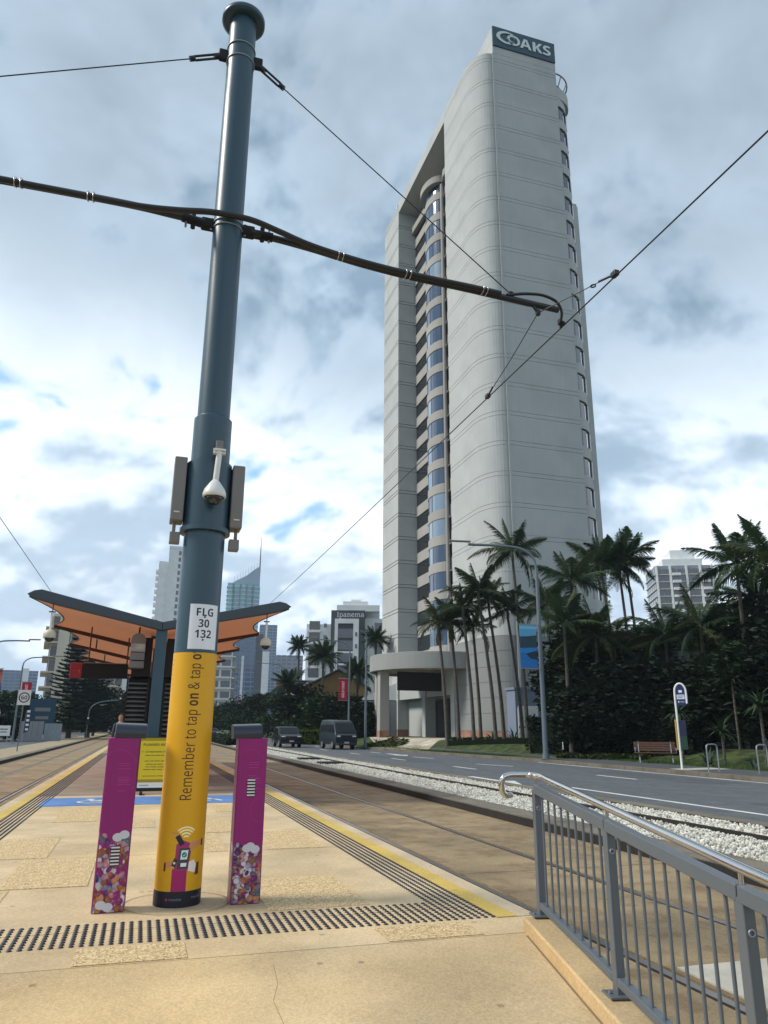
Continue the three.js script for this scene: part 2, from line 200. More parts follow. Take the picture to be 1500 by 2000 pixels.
// median: kerb, white stones, second kerb
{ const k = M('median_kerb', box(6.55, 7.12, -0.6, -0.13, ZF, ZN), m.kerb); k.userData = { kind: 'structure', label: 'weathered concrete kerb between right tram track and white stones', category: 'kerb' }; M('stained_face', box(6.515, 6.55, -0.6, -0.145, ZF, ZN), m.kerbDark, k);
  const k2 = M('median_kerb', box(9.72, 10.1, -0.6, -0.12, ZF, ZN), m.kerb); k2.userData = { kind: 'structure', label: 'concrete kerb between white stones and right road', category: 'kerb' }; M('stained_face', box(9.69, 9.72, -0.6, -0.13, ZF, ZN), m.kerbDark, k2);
  const bed = struct('gravel_bed', box(7.12, 9.69, -0.6, -0.19, ZF, ZN), m.gravelBed, 'bed under the white stones of the median');
  M('edging_strip', box(8.55, 8.61, -0.19, -0.085, -120, ZN), m.kerbDark, bed);
  for (const z of [-33, -37.5]) M('drain_cover', (() => { const g = rbox(1.0, 0.12, 0.9, 0.03, 7.9, -0.12, z); return g; })(), m.blackMatte, bed);
  const st = new THREE.InstancedMesh(new THREE.DodecahedronGeometry(0.019, 0), m.stone, 120000), d = new THREE.Object3D(), col = new THREE.Color();
  for (let i = 0; i < 120000; i++) { const z = ZN - 4 - Math.pow(rnd(), 1.5) * 90, x = rr(7.15, 9.67); if (Math.abs(x - 8.58) < 0.05) { } d.position.set(x, -0.185 + rr(0, 0.055), z); d.rotation.set(rr(0, 6), rr(0, 6), rr(0, 6)); const s = rr(0.6, 1.5); d.scale.set(s * rr(0.8, 1.4), s * rr(0.6, 1), s * rr(0.8, 1.3)); d.updateMatrix(); st.setMatrixAt(i, d.matrix); const b = rr(0.62, 1.1), w = rnd() < 0.06 ? 0.5 : 1; st.setColorAt(i, col.setRGB(b * w, b * w * 0.985, b * w * rr(0.88, 0.98))); }
  st.name = 'gravel'; shade(st); st.userData = { kind: 'stuff', label: 'loose white stones filling the median beside the tracks', category: 'gravel' }; scene.add(st);
}
// tram tracks: concrete slabs with joints and sunken rails
function trackSlab(x0, x1, rails, label) {
  const g = new THREE.Group(); g.name = numbered('tram_track'); g.userData = { kind: 'structure', label, category: 'tram track' }; scene.add(g);
  M('slab_bed', box(x0, x1, -0.7, RY - 0.03, ZF, ZN), m.groove, g);
  let z = ZN; const zs = [ZN, 5.6, 0.8, -4.0, -8.75, -13.5, -18.3, -23.1, -28, -33, -38, -46, -60, -90, -140, ZF];
  for (let i = 0; i < zs.length - 1; i++) { const e = [x0, ...[...rails].sort((p, q) => p - q).flatMap((r) => [r - 0.075, r + 0.075]), x1]; for (let k = 0; k < e.length; k += 2) M('concrete_slab', box(e[k], e[k + 1], RY - 0.12, RY, zs[i + 1] + 0.008, zs[i] - 0.008), m.track, g); }
  for (const r of rails) { M('rail', box(r - 0.035, r + 0.035, -0.5, RY - 0.001, ZF, ZN), m.rail, g); M('rail_groove', [box(r - 0.075, r - 0.035, -0.5, RY - 0.025, ZF, ZN), box(r + 0.035, r + 0.075, -0.5, RY - 0.022, ZF, ZN)], m.groove, g); }
  return g;
}
const tr = trackSlab(2.985, 6.515, [3.64, 5.04], 'brown stained concrete tram track right of the platform');
M('inspection_cover', box(3.30, 3.56, RY, RY + 0.005, -9.95, -9.55), mat(0.17, 0.14, 0.10, { map: T.track, roughness: 0.6 }), tr); M('cover_rim', [box(3.27, 3.59, RY, RY + 0.003, -9.98, -9.52)], m.groove, tr);
M('crossing_pad', box(3.76, 4.6, RY, RY + 0.012, -5.05, -4.15), mat(0.74, 0.67, 0.54, { map: T.concrete }), tr);
trackSlab(-5.74, -2.205, [-2.86, -4.26], 'brown stained concrete tram track left of the platform');
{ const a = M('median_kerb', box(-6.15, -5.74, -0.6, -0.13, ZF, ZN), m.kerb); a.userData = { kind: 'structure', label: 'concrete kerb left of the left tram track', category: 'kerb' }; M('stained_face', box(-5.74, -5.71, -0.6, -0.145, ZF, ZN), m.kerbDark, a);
  struct('median_strip', box(-8.7, -6.15, -0.6, -0.15, ZF, ZN), mat(0.48, 0.46, 0.42, { map: T.pebble }), 'pale paved strip carrying the speed sign');
  struct('road', box(-17.5, -8.7, -0.6, RY, ZF, ZN), m.asphalt, 'grey asphalt road left of the tram tracks');
  struct('kerb', box(-17.8, -17.5, -0.6, -0.13, ZF, ZN), m.kerb, 'concrete kerb on the far left side');
  struct('footpath', box(-24, -17.8, -0.6, -0.14, ZF, ZN), m.lawn, 'grass verge beyond the left road'); }

// ---------- platform ----------
const plat = new THREE.Group(); plat.name = 'tram_platform'; plat.userData = { kind: 'structure', label: 'beige concrete tram platform with dark tactile studs', category: 'platform' }; scene.add(plat);
M('slab_bed', box(-2.19, 2.97, -0.6, -0.03, -75, -5.2), m.joint, plat);
{ const zs = [-5.2, -6.02, -7.6, -9.25, -10.85, -12.5, -14.6, -17.05]; for (let i = 0; i < zs.length - 1; i++) M('concrete_slab', box(-2.2, 2.98, -0.14, i % 2 ? 0 : -0.0012, zs[i + 1] + 0.003, zs[i] - 0.003), m.platform, plat); }
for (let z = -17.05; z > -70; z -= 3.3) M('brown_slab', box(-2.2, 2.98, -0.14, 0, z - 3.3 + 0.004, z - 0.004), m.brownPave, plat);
M('platform_nose', box(2.66, 2.98, 0.0, 0.003, -75, -5.62), mat(0.80, 0.63, 0.41, { map: T.plate }), plat);
M('platform_nose', box(-2.2, -1.98, 0.0, 0.003, -75, -5.25), mat(0.80, 0.63, 0.41, { map: T.plate }), plat);
M('yellow_line', box(2.655, 2.815, 0.0035, 0.0062, -72, -5.62), m.yellowLine, plat);
M('yellow_line', box(-2.03, -1.87, 0.0035, 0.0062, -72, -5.62), m.yellowLine, plat);
for (const [x0, x1, z0, z1] of [[-1.5, -0.84, -10.82, -9.28], [-1.05, -0.33, -9.22, -7.63], [-1.5, -0.95, -7.57, -6.75], [-1.12, -0.5, -14.57, -12.53], [0.95, 1.38, -12.47, -10.88], [0.82, 1.06, -10.82, -9.28], [1.5, 2.2, -10.82, -9.28], [1.05, 1.86, -7.57, -6.28], [-0.27, 0.39, -5.58, -5.22], [1.68, 2.36, -5.58, -5.22], [-0.2, 0.3, -12.47, -11.6], [1.3, 1.9, -14.57, -13.4]]) M('aggregate_panel', box(x0, x1, 0, 0.004, z0, z1), m.aggregate, plat);
{ const g = new THREE.RingGeometry(0.405, 0.413, 64); g.rotateX(-Math.PI / 2); g.translate(0.39, 0.0045, -6.75); M('core_joint', g, m.joint, plat); }
const wheel = (x, z, s) => { // painted wheelchair mark, seen along the platform
  const gs = []; const r = new THREE.RingGeometry(0.2 * s, 0.26 * s, 28, 1, 0.4, 5.2); r.rotateX(-Math.PI / 2); r.translate(x, 0.0085, z); gs.push(r); const h = new THREE.CircleGeometry(0.08 * s, 16); h.rotateX(-Math.PI / 2); h.translate(x - 0.05 * s, 0.0085, z - 0.5 * s); gs.push(h);
  for (const [a, b, c, d] of [[-0.04, -0.38, 0.0, -0.08], [0, -0.08, 0.26, -0.08], [0.26, -0.08, 0.36, 0.2], [-0.03, -0.26, 0.2, -0.26]]) { const q = new THREE.PlaneGeometry(Math.hypot(c - a, d - b) * s + 0.05 * s, 0.07 * s); q.rotateX(-Math.PI / 2); q.rotateY(-Math.atan2(d - b, c - a)); q.translate(x + (a + c) / 2 * s, 0.0085, z + (b + d) / 2 * s); gs.push(q); } return gs; };
M('blue_boarding_area', box(-1.62, 1.95, 0.0, 0.005, -16.55, -14.95), m.bluePaint, plat);
M('wheelchair_mark', [...wheel(-0.75, -15.6, 1.05), ...wheel(1.2, -15.6, 1.05)], m.whitePaint, plat);
{ // tactile studs: the nearest 300 one by one, the rest as one field
  const sg = new THREE.CylinderGeometry(0.0125, 0.0185, 0.007, 10); sg.translate(0, 0.0035, 0);
  const spots = []; for (let i = 0; i < 84; i++) for (let k = 0; k < 10; k++) spots.push([2.635 - i * 0.06, -5.66 - k * 0.06]);
  for (let k = 10; k < 620; k++) for (let i = 0; i < 6; i++) { spots.push([2.635 - i * 0.06, -5.66 - k * 0.06]); }
  for (let k = 10; k < 620; k++) for (let i = 0; i < 6; i++) spots.push([-1.84 + i * 0.06, -5.66 - k * 0.06]);
  const cd = ([x, z]) => (z > -2.2 || (x < 0 && -z * 0.22 < -x - 0.2 && false) ? 1e9 : Math.hypot(x - 0.2, z));
  const inV = ([x, z]) => { const a = Math.atan2(x, -z) / D2R; return a > -9 && a < 43; };
  spots.sort((a, b) => (inV(b) - inV(a)) || cd(a) - cd(b));
  spots.slice(0, 300).forEach(([x, z]) => { const o = M('tactile_stud', sg, m.stud, plat); o.position.set(x, 0.0005, z); });
  const rest = spots.slice(300), im = new THREE.InstancedMesh(sg, m.stud, rest.length), d = new THREE.Matrix4(); rest.forEach(([x, z], i) => im.setMatrixAt(i, d.makeTranslation(x, 0.0005, z))); im.name = 'tactile_stud_field'; im.userData.kind = 'stuff'; shade(im); plat.add(im);
}
// ramp in front, sloping down towards the viewer, with its upstand kerb along the railing
const fd = [-0.1918, 0.9814], fp = (s, off = 0) => [2.795 + fd[0] * s + fd[1] * off, -5.197 + fd[1] * s - fd[0] * off]; // along the railing; off = outwards
const RS = 0.0735, zFlat = -1.65, ry = (s) => -RS * Math.max(0, Math.min(s, 3.6)), tilt = (g) => { const p = g.attributes.position; for (let i = 0; i < p.count; i++) p.setY(i, p.getY(i) - RS * Math.max(0, p.getZ(i) + 5.188) / fd[1]); g.computeVertexNormals(); return wuv(g); }, yFlat = -RS * (zFlat + 5.188) / fd[1], sF = (zFlat + 5.197) / fd[1];
const ramp = struct('ramp', tilt(prism([[-2.2, -5.188], [fp(0, -0.14)[0], -5.188], [fp(sF, -0.14)[0], zFlat], [-2.2, zFlat]], -0.5, 0)), m.ramp, 'beige concrete ramp sloping down in the foreground');
M('lower_landing', prism([[-2.2, zFlat + 0.01], [fp(sF, -0.14)[0], zFlat + 0.01], fp(8.4, -0.14), [-2.2, 3.0]], -0.6, yFlat), m.ramp, ramp);
const kerbM = mat(0.72, 0.53, 0.29, { map: T.plate, bumpMap: T.concreteB, bumpScale: 0.004 });
M('upstand_kerb', tilt(prism([fp(0.0, -0.135), fp(0.0, 0.15), fp(sF, 0.15), fp(sF, -0.135)], -0.5, 0.09, 0.012)), kerbM, ramp);
M('edge_joint', tilt(prism([fp(0.1, -0.15), fp(0.1, -0.1365), fp(sF, -0.1365), fp(sF, -0.15)], -0.01, 0.002)), m.joint, ramp);
M('side_slab', prism([fp(-0.02, 0.152), [2.98, -5.188], [2.98, 2], fp(7, 0.152)], -0.6, -0.262), m.ramp, ramp);
{ const pts = [[0.88, -5.0], [0.86, -4.72], [0.80, -4.5], [0.81, -4.2], [0.72, -3.9], [0.74, -3.5]], pos = [], idx = []; pts.forEach(([x, z], i) => { pos.push(x - 0.0012, 0.0008, z, x + 0.0012, 0.0008, z); if (i) idx.push(2 * i - 2, 2 * i - 1, 2 * i + 1, 2 * i - 2, 2 * i + 1, 2 * i); }); const g = new THREE.BufferGeometry(); g.setAttribute('position', new THREE.Float32BufferAttribute(pos, 3)); g.setIndex(idx); g.computeVertexNormals(); M('crack', tilt(wuv(g)), m.joint, ramp); }

// ---------- railing ----------
{ const r = thing('railing', 'grey steel railing with shiny round handrail beside the ramp', 'railing'), P = (s, y, off = 0) => { const q = fp(s, off); return [q[0], y + ry(s), q[1]]; };
  const posts = [0, 1.304, 2.608, 3.912], ra = Math.atan2(fd[0], fd[1]);
  for (const s of posts) { const [x, z] = fp(s), put = (g, y = 0) => { g.rotateY(ra); g.translate(x, ry(s) + y, z); return g; };
    const p = M('post', put(rbox(0.05, 0.83, 0.065, 0.006, 0, 0.505, 0)), m.steelGrey, r); M('foot_plate', put(rbox(0.15, 0.012, 0.13, 0.004, 0, 0.099, 0)), m.steelGrey, p); for (const k of [-1, 1]) M('bolt', put(cyl(0.009, 0.009, 0.1, 0.118, k * 0.055, 0.0, 6)), m.galv, p); M('bracket_stem', rod(P(s, 0.95), P(s, 1.02), 0.010), m.stainless, p); M('pin_hole', put(new THREE.TorusGeometry(0.012, 0.004, 6, 14).translate(0, 0.80, 0.035)), m.galv, p); }
  for (let i = 0; i < posts.length - 1; i++) { const a = posts[i] + 0.034, b = posts[i + 1] - 0.034; M('top_rail', bar(P(a - 0.03, 0.932), P(b + 0.03, 0.932), 0.055, 0.065), m.steelGrey, r); M('bottom_rail', bar(P(a, 0.168), P(b, 0.168), 0.05, 0.045), m.steelGrey, r); for (let k = 1; k <= 9; k++) { const s = mix(posts[i], posts[i + 1], k / 10); M('baluster', rod(P(s, 0.190), P(s, 0.902), 0.0085, 8), m.steelGrey, r); } }
  const hr = [[2.630, 0.885, -5.29], [2.595, 0.882, -5.285], [2.562, 0.912, -5.28], [2.556, 0.960, -5.275], [2.568, 1.005, -5.268], [2.61, 1.024, -5.262], [2.68, 1.027, -5.25], [2.755, 1.026, -5.235]];
  M('handrail', tube([...hr, P(0.05, 1.026), P(0.3, 1.026), P(1.0, 1.026), P(2.0, 1.026), P(3.0, 1.026), P(3.9, 1.026)], 0.022, 140, 16), m.stainless, r);
  M('handrail_cap', new THREE.SphereGeometry(0.0225, 14, 8).translate(...hr[0]), m.stainless, r);
}
// ---------- overhead line pole ----------
const PX = 0.39, PZ = -6.75;
{ const p = thing('catenary_pole', 'tall blue grey overhead line pole wrapped in yellow at the base', 'pole', [PX, 0, PZ]);
  M('lower_shaft', cyl(0.182, 0.182, 0.0, 3.06, 0, 0, 48), m.poleBlue, p);
  M('flange', cyl(0.225, 0.225, 3.03, 3.07, 0, 0, 40), m.poleBlue, p);
  M('wide_sleeve', cyl(0.205, 0.205, 3.07, 3.69, 0, 0, 48), m.poleBlue, p);
  M('narrow_sleeve', [cyl(0.176, 0.176, 3.69, 4.14, 0, 0, 48), cyl(0.176, 0.152, 4.14, 4.165, 0, 0, 48)], m.poleBlue, p);
  M('upper_shaft', cyl(0.151, 0.146, 4.16, 9.0, 0, 0, 48), m.poleBlue, p);
  const lg = new THREE.LatheGeometry([[0.0, 9.14], [0.06, 9.135], [0.2, 9.09], [0.238, 9.05], [0.238, 9.0], [0.2, 8.985], [0.14, 8.985]].map((q) => new THREE.Vector2(...q)), 40); M('cap', lg, m.poleBlue, p);
  for (const y of [8.42, 8.60]) M('clamp_band', (() => { const g = new THREE.TorusGeometry(0.151, 0.008, 8, 40); g.rotateX(Math.PI / 2); g.translate(0, y, 0); return g; })(), m.galv, p);
  for (const y of [6.25, 6.31]) M('clamp_band', (() => { const g = new THREE.TorusGeometry(0.153, 0.008, 8, 40); g.rotateX(Math.PI / 2); g.translate(0, y, 0); return g; })(), m.galv, p);
  // printed wrap
  const CW = 1024, CH = 1738, px = CH / 1.955; // wrap is 1.155 m round and 1.955 m high
  const wrap = canvasTex(CW, CH, (c, w, h) => {
    c.fillStyle = '#d8a000'; c.fillRect(0, 0, w, h); const yy = (v) => h - v * px, cx = w / 2;
    for (let i = 0; i < 4000; i++) { c.fillStyle = hash2(i, 1, 2) > 0.5 ? 'rgba(255,230,120,0.05)' : 'rgba(90,60,0,0.05)'; c.fillRect(hash2(i, 2, 2) * w, hash2(i, 3, 2) * h, 2 + 5 * hash2(i, 5, 2), 2 + 12 * hash2(i, 4, 2)); }
    c.save(); c.translate(cx + 36, yy(0.775)); c.rotate(-Math.PI / 2); c.fillStyle = '#40230f'; let x = 0; const put = (t, b) => { c.font = (b ? 'bold ' : '') + '112px sans-serif'; c.fillText(t, x, 0); x += c.measureText(t).width; };
    const all = [['Remember to tap ', 0], ['on', 1], [' & tap ', 0], ['off', 1]]; let tw = 0; for (const [t, b] of all) { c.font = (b ? 'bold ' : '') + '112px sans-serif'; tw += c.measureText(t).width; }
    c.scale(1.24 * px / tw, 1); for (const [t, b] of all) put(t, b); c.restore();
    c.fillStyle = 'rgba(40,28,10,0.85)'; for (let k = 0; k < 7; k++) { c.fillRect(cx - 230, yy(1.90 - k * 0.04), 24 - 2 * k, 6); c.fillRect(cx + 215, yy(1.90 - k * 0.04), 24 - 2 * k, 6); }
    c.strokeStyle = '#f6e6b0'; c.lineWidth = 11; c.lineCap = 'butt'; for (const r of [24, 44, 64, 82]) { c.beginPath(); c.arc(cx + 22, yy(0.488), r, -2.35, -0.79); c.stroke(); }
    // hands tapping cards on a reader
    const sk = (col, pts) => { c.fillStyle = col; c.beginPath(); pts.forEach(([a, b], i) => (i ? c.lineTo(cx + a, yy(0) - b) : c.moveTo(cx + a, yy(0) - b))); c.closePath(); c.fill(); };
    sk('#a01260', [[-58, 100], [44, 100], [44, 246], [-58, 246]]);
    sk('#9c2a66', [[-46, 236], [50, 236], [72, 405], [6, 430], [-40, 405]]);
    sk('#c98a5a', [[40, 352], [150, 396], [150, 428], [56, 418]]); sk('#5a2418', [[150, 384], [172, 390], [172, 432], [150, 432]]);
    sk('#c98a5a', [[-112, 244], [-40, 266], [-30, 296], [-104, 290]]); sk('#5a2418', [[-124, 230], [-108, 230], [-108, 290], [-124, 280]]);
    sk('#10142c', [[-52, 452], [-22, 470], [16, 410], [-14, 392]]); sk('#c98a5a', [[-92, 482], [-40, 488], [-30, 462], [-66, 470]]);
    sk('#e8e0d8', [[50, 232], [112, 214], [124, 252], [92, 300], [54, 290]]); sk('#5a2418', [[104, 200], [142, 204], [140, 284], [116, 278]]);
    sk('#3c3c44', [[-26, 246], [46, 246], [58, 380], [-16, 380]]); sk('#d7e2e2', [[-8, 306], [40, 306], [46, 366], [-2, 366]]); sk('#e8e8ea', [[-4, 260], [36, 260], [38, 284], [-2, 284]]);
    c.fillStyle = '#1f6a66'; c.beginPath(); c.arc(cx + 19, yy(0) - 336, 17, 0, 7); c.fill(); c.strokeStyle = '#cfe6e2'; c.lineWidth = 4; c.beginPath(); c.moveTo(cx + 10, yy(0) - 336); c.lineTo(cx + 17, yy(0) - 328); c.lineTo(cx + 28, yy(0) - 345); c.stroke();
    sk('#2a2a34', [[-66, 268], [-40, 258], [-22, 306], [-48, 316]]); c.fillStyle = '#ddd'; c.beginPath(); c.arc(cx - 46, yy(0) - 284, 8, 0, 7); c.fill();
    c.fillStyle = '#0d0f22'; c.fillRect(0, yy(0.115), w, h); c.fillStyle = '#8f8fa0'; c.font = '22px sans-serif'; c.fillText('translink', cx + 92, yy(0.058)); c.fillText('translink', cx - 66, yy(0.05)); c.fillStyle = '#a3304e'; c.beginPath(); c.arc(cx - 84, yy(0.058), 9, 0, 7); c.fill();
  });
  const wg = new THREE.CylinderGeometry(0.1845, 0.1845, 1.955, 64, 1, true, Math.PI, Math.PI * 2); wg.translate(0, 0.978, 0);
  const wm = new THREE.MeshStandardMaterial({ map: wrap, roughness: 0.5, bumpMap: T.render, bumpScale: 0.001 }); M('printed_wrap', wg, wm, p);
  const lab = canvasTex(280, 400, (c, w, h) => { c.fillStyle = '#dfe1e6'; c.fillRect(0, 0, w, h); c.strokeStyle = '#c2c6cc'; c.lineWidth = 3; c.strokeRect(3, 3, w - 6, h - 6); c.fillStyle = '#14141a'; c.textAlign = 'center'; c.font = 'bold 96px sans-serif'; c.fillText('FLG', w / 2, 106); c.fillText('30', w / 2 - 6, 206); c.fillText('132', w / 2 - 6, 300); c.beginPath(); c.arc(w / 2 - 2, 116, 9, 0, 7); c.arc(w / 2 - 8, 318, 9, 0, 7); c.fill(); });
  { const g = new THREE.CylinderGeometry(0.187, 0.187, 0.385, 16, 1, true, -0.62 + 0.16, 1.42); g.translate(0, 2.175, 0); M('number_plate', g, new THREE.MeshStandardMaterial({ map: lab, roughness: 0.45, side: THREE.DoubleSide }), p).userData.label = 'white plate reading FLG 30 132'; }
  for (const [s, dy] of [[-1, 0.03], [1, 0.0]]) { // flat antenna housings on both sides
    const a = M('antenna_housing', rbox(0.112, 0.60, 0.2, 0.012, s * 0.262, 3.385 + dy, 0.02), m.boxGrey, p); M('ridge', rbox(0.05, 0.012, 0.006, 0.002, s * 0.265, 3.16 + dy, 0.122), m.camWhite, a);
    M('bracket', [rbox(0.03, 0.2, 0.03, 0.004, s * 0.275, 3.0 + dy, 0.02), rbox(0.09, 0.1, 0.1, 0.008, s * 0.262, 2.94 + dy, 0.02)], m.boxGrey, a); }
  const cc = thing('security_camera', 'white dome security camera hanging in front of the pole sleeve', 'camera', [PX + 0.04, 0, PZ]);
  M('bracket', [rbox(0.065, 0.13, 0.06, 0.006, 0.02, 3.80, 0.205), rbox(0.04, 0.04, 0.14, 0.004, 0.02, 3.76, 0.24)], m.boxGrey, cc); M('collar', [rbox(0.11, 0.022, 0.05, 0.006, 0.018, 3.745, 0.30), rbox(0.11, 0.016, 0.05, 0.006, 0.018, 3.715, 0.30)], m.camWhite, cc); M('stem', rod([0.018, 3.73, 0.30], [0.0, 3.42, 0.30], 0.026, 12), m.camWhite, cc);
  { const g = new THREE.LatheGeometry([[0.0, 0.15], [0.028, 0.148], [0.05, 0.12], [0.09, 0.06], [0.102, 0.02], [0.102, -0.008], [0.088, -0.012]].map((q) => new THREE.Vector2(...q)), 28); g.translate(0, 3.31, 0.30); M('housing', g, m.camWhite, cc); const d = new THREE.SphereGeometry(0.07, 24, 14, 0, 7, Math.PI / 2, Math.PI / 2); d.translate(0, 3.30, 0.30); M('dome', d, m.dome, cc); }
}
// cantilever arms, stays and wires
{ const poleT = scene.getObjectByName('catenary_pole'); const arm = (s, xe, label) => { const a = new THREE.Group(); a.name = 'cantilever_arm'; a.userData.label = label; poleT.add(a);
    const Ya = (x) => 6.36 - 0.085 * Math.min(1, Math.abs(x) / 3.2) * 2.4; const end = s * xe;
    const keep = (o, p) => { o.userData.pts = p; return o; }; const pa = s > 0 ? [[0.24, 6.27, 0.02], [0.42, 6.26, 0.03], [0.83, 6.21, 0.05], [1.4, 6.145, 0.04], [1.98, 6.115, 0.02], [2.6, 6.105, 0.01], [3.0, 6.095, 0], [end, 6.06, 0]] : [[-0.24, 6.30, 0.02], [-0.5, 6.30, 0.03], [-0.85, 6.305, 0.05], [-1.4, 6.315, 0.04], [-2.1, 6.32, 0.02], [-3.2, 6.30, 0.01], [end * 0.86, 6.24, 0], [end, 6.2, 0]]; keep(M('arm_tube', tube(pa, 0.037, 60, 14), m.black, a), pa);
    const pb = s > 0 ? [[-0.02, 6.30, 0.21], [0.23, 6.295, 0.2], [0.5, 6.25, 0.17], [0.83, 6.19, 0.13], [1.4, 6.125, 0.11], [2.0, 6.10, 0.09], [2.7, 6.095, 0.075], [3.05, 6.085, 0.07]] : [[0.02, 6.30, 0.21], [-0.2, 6.295, 0.2], [-0.5, 6.265, 0.17], [-0.85, 6.255, 0.13], [-1.4, 6.265, 0.11], [-2.1, 6.28, 0.09], [-3.2, 6.29, 0.075], [end * 0.8, 6.25, 0.07]]; keep(M('feeder_cable', tube(pb, 0.031, 60, 12), m.black, a), pb);
    const cA = new THREE.CatmullRomCurve3(a.children[0].userData.pts.map((p) => new THREE.Vector3(...p))), cB = new THREE.CatmullRomCurve3(a.children[1].userData.pts.map((p) => new THREE.Vector3(...p))); const onX = (c, x) => { let lo = 0, hi = 1; for (let k = 0; k < 30; k++) { const q = (lo + hi) / 2; Math.abs(c.getPoint(q).x) < Math.abs(x) ? (lo = q) : (hi = q); } return c.getPoint(lo); };
    for (const f of s < 0 ? [0.24, 0.36, 0.62] : [0.30, 0.5, 0.74]) for (const d of [0, 0.05]) { const x = end * f + d * s, p = onX(cA, x), q = onX(cB, x), R = p.distanceTo(q) / 2 + 0.040, ring = new THREE.TorusGeometry(R, 0.005, 6, 28); ring.scale(0.62, 1, 1); ring.rotateY(Math.PI / 2); ring.rotateX(Math.atan2(q.z - p.z, q.y - p.y)); ring.translate(x, (p.y + q.y) / 2, (p.z + q.z) / 2); M('cable_strap', ring, m.stainless, a); }
    M('clamp', [rbox(0.14, 0.12, 0.08, 0.015, s * 0.2, 6.285, 0.01), cyl(0.024, 0.024, 6.2, 6.36, s * 0.35, 0.02, 10), rod([s * 0.2, 6.285, 0.0], [s * 0.46, s > 0 ? 6.26 : 6.30, 0.03], 0.048, 12)], m.blackMatte, a); M('clamp_bolt', rod([s * 0.42, 6.19, 0.03], [s * 0.42, 6.37, 0.03], 0.011), m.galv, a); M('clamp_bolt', rod([s * 0.17, 6.22, 0.03], [s * 0.17, 6.35, 0.03], 0.013), m.galv, a); delete a.children[0].userData.pts; delete a.children[1].userData.pts; return a; };
  const aR = arm(1, 3.82, 'black cantilever arm reaching right from the pole');
  arm(-1, 5.4, 'black cantilever arm reaching left out of the pole');
  M('registration_loop', tube([[3.15, 6.11, 0.03], [3.42, 6.185, 0.02], [3.66, 6.215, 0], [3.83, 6.17, -0.02], [3.90, 6.07, -0.05], [3.905, 5.97, -0.1]], 0.018, 30, 10), m.black, aR);
  M('wire_clip', [rbox(0.05, 0.07, 0.05, 0.008, 3.915, 5.985, -0.12), rbox(0.03, 0.05, 0.09, 0.006, 3.94, 5.955, -0.12)], m.blackMatte, aR);
  M('drop_bracket', [rod([3.48, 6.08, 0], [3.55, 5.98, 0.0], 0.02, 10), rbox(0.05, 0.07, 0.05, 0.01, 3.555, 5.975, 0)], m.black, aR);
  const wire = (name, label, pts, r, extra) => { const w = M(name, [tube(pts, r, 40, 6), ...(extra ?? [])], m.black); return tag(w, label, 'wire'); };
  const wx = PX + 3.955, WY = 5.945;
  wire('contact_wire', 'overhead contact wire above the right track crossing the hotel tower', [[wx, WY + 0.02, 22], [wx, WY, -6.85], [wx - 0.02, WY - 0.03, -22], [wx - 0.1, WY, -38], [wx - 0.1, WY, -75], [wx, WY, -160]], 0.0085);
  wire('contact_wire', 'overhead contact wire above the left track near the shelter', [[-3.57, WY, 22], [-3.57, WY, -6.85], [-3.5, WY, -40], [-3.57, WY, -160]], 0.0085);
  const bx = PX + 3.555, bz = PZ;
  const tb = (p, q) => [rod(p, q, 0.014, 8), rbox(0.06, 0.06, 0.09, 0.01, ...q)];
  wire('stitch_wire', 'thin wire from the arm down to the contact wire ahead', [[bx, 5.97, bz], [mix(bx, wx, 0.5), 5.955, bz - 1.1], [wx, WY + 0.03, bz - 2.22]], 0.006, tb([wx - 0.05, WY + 0.03, bz - 1.95], [wx, WY + 0.02, bz - 2.22]));
  wire('stitch_wire', 'thin wire from the arm rising to the clamp on the contact wire', [[bx, 5.97, bz], [mix(bx, wx, 0.5), 5.97, bz + 0.47], [wx, WY + 0.03, bz + 0.93]], 0.006, [...tb([wx - 0.08, WY + 0.035, bz + 0.75], [wx, WY + 0.03, bz + 0.93]), (() => { const g = new THREE.TorusGeometry(0.026, 0.008, 6, 14); g.rotateX(1.57); g.translate(mix(bx, wx, 0.74), 5.965, bz + 0.68); return g; })()]);
  const stay = (label, s, e) => { const a = [PX + s * 0.16, 8.5, PZ], d = new THREE.Vector3(e[0] - a[0], e[1] - a[1], e[2] - a[2]).normalize(), at = (t) => [a[0] + d.x * t, a[1] + d.y * t, a[2] + d.z * t], n = new THREE.Vector3(-d.y, d.x, 0).multiplyScalar(0.026);
    const st = thing('stay_wire', label, 'stay wire'); M('wire', rod(at(0.4), e, 0.0065, 6), m.black, st); M('turnbuckle', [1, -1].map((k) => { const p = at(0.12), q = at(0.36); return rod([p[0] + n.x * k, p[1] + n.y * k, p[2]], [q[0] + n.x * k, q[1] + n.y * k, q[2]], 0.013, 8); }).concat([rod(at(0.36), at(0.42), 0.03, 10), rod(at(0.08), at(0.14), 0.034, 10)]), m.black, st); M('lug', [rbox(0.12, 0.14, 0.06, 0.015, a[0] + s * 0.02, 8.49, PZ), rod(at(0), at(0.12), 0.028, 8)], m.blackMatte, st); M('end_shackle', (() => { const g = new THREE.TorusGeometry(0.03, 0.012, 6, 16); g.translate(...e); return g; })(), m.black, st); };
  stay('thin stay wire from pole top down to the right arm', 1, [PX + 3.22, 6.15, PZ]); stay('thin stay wire from pole top out to the left', -1, [PX - 5.1, 6.24, PZ]);
}
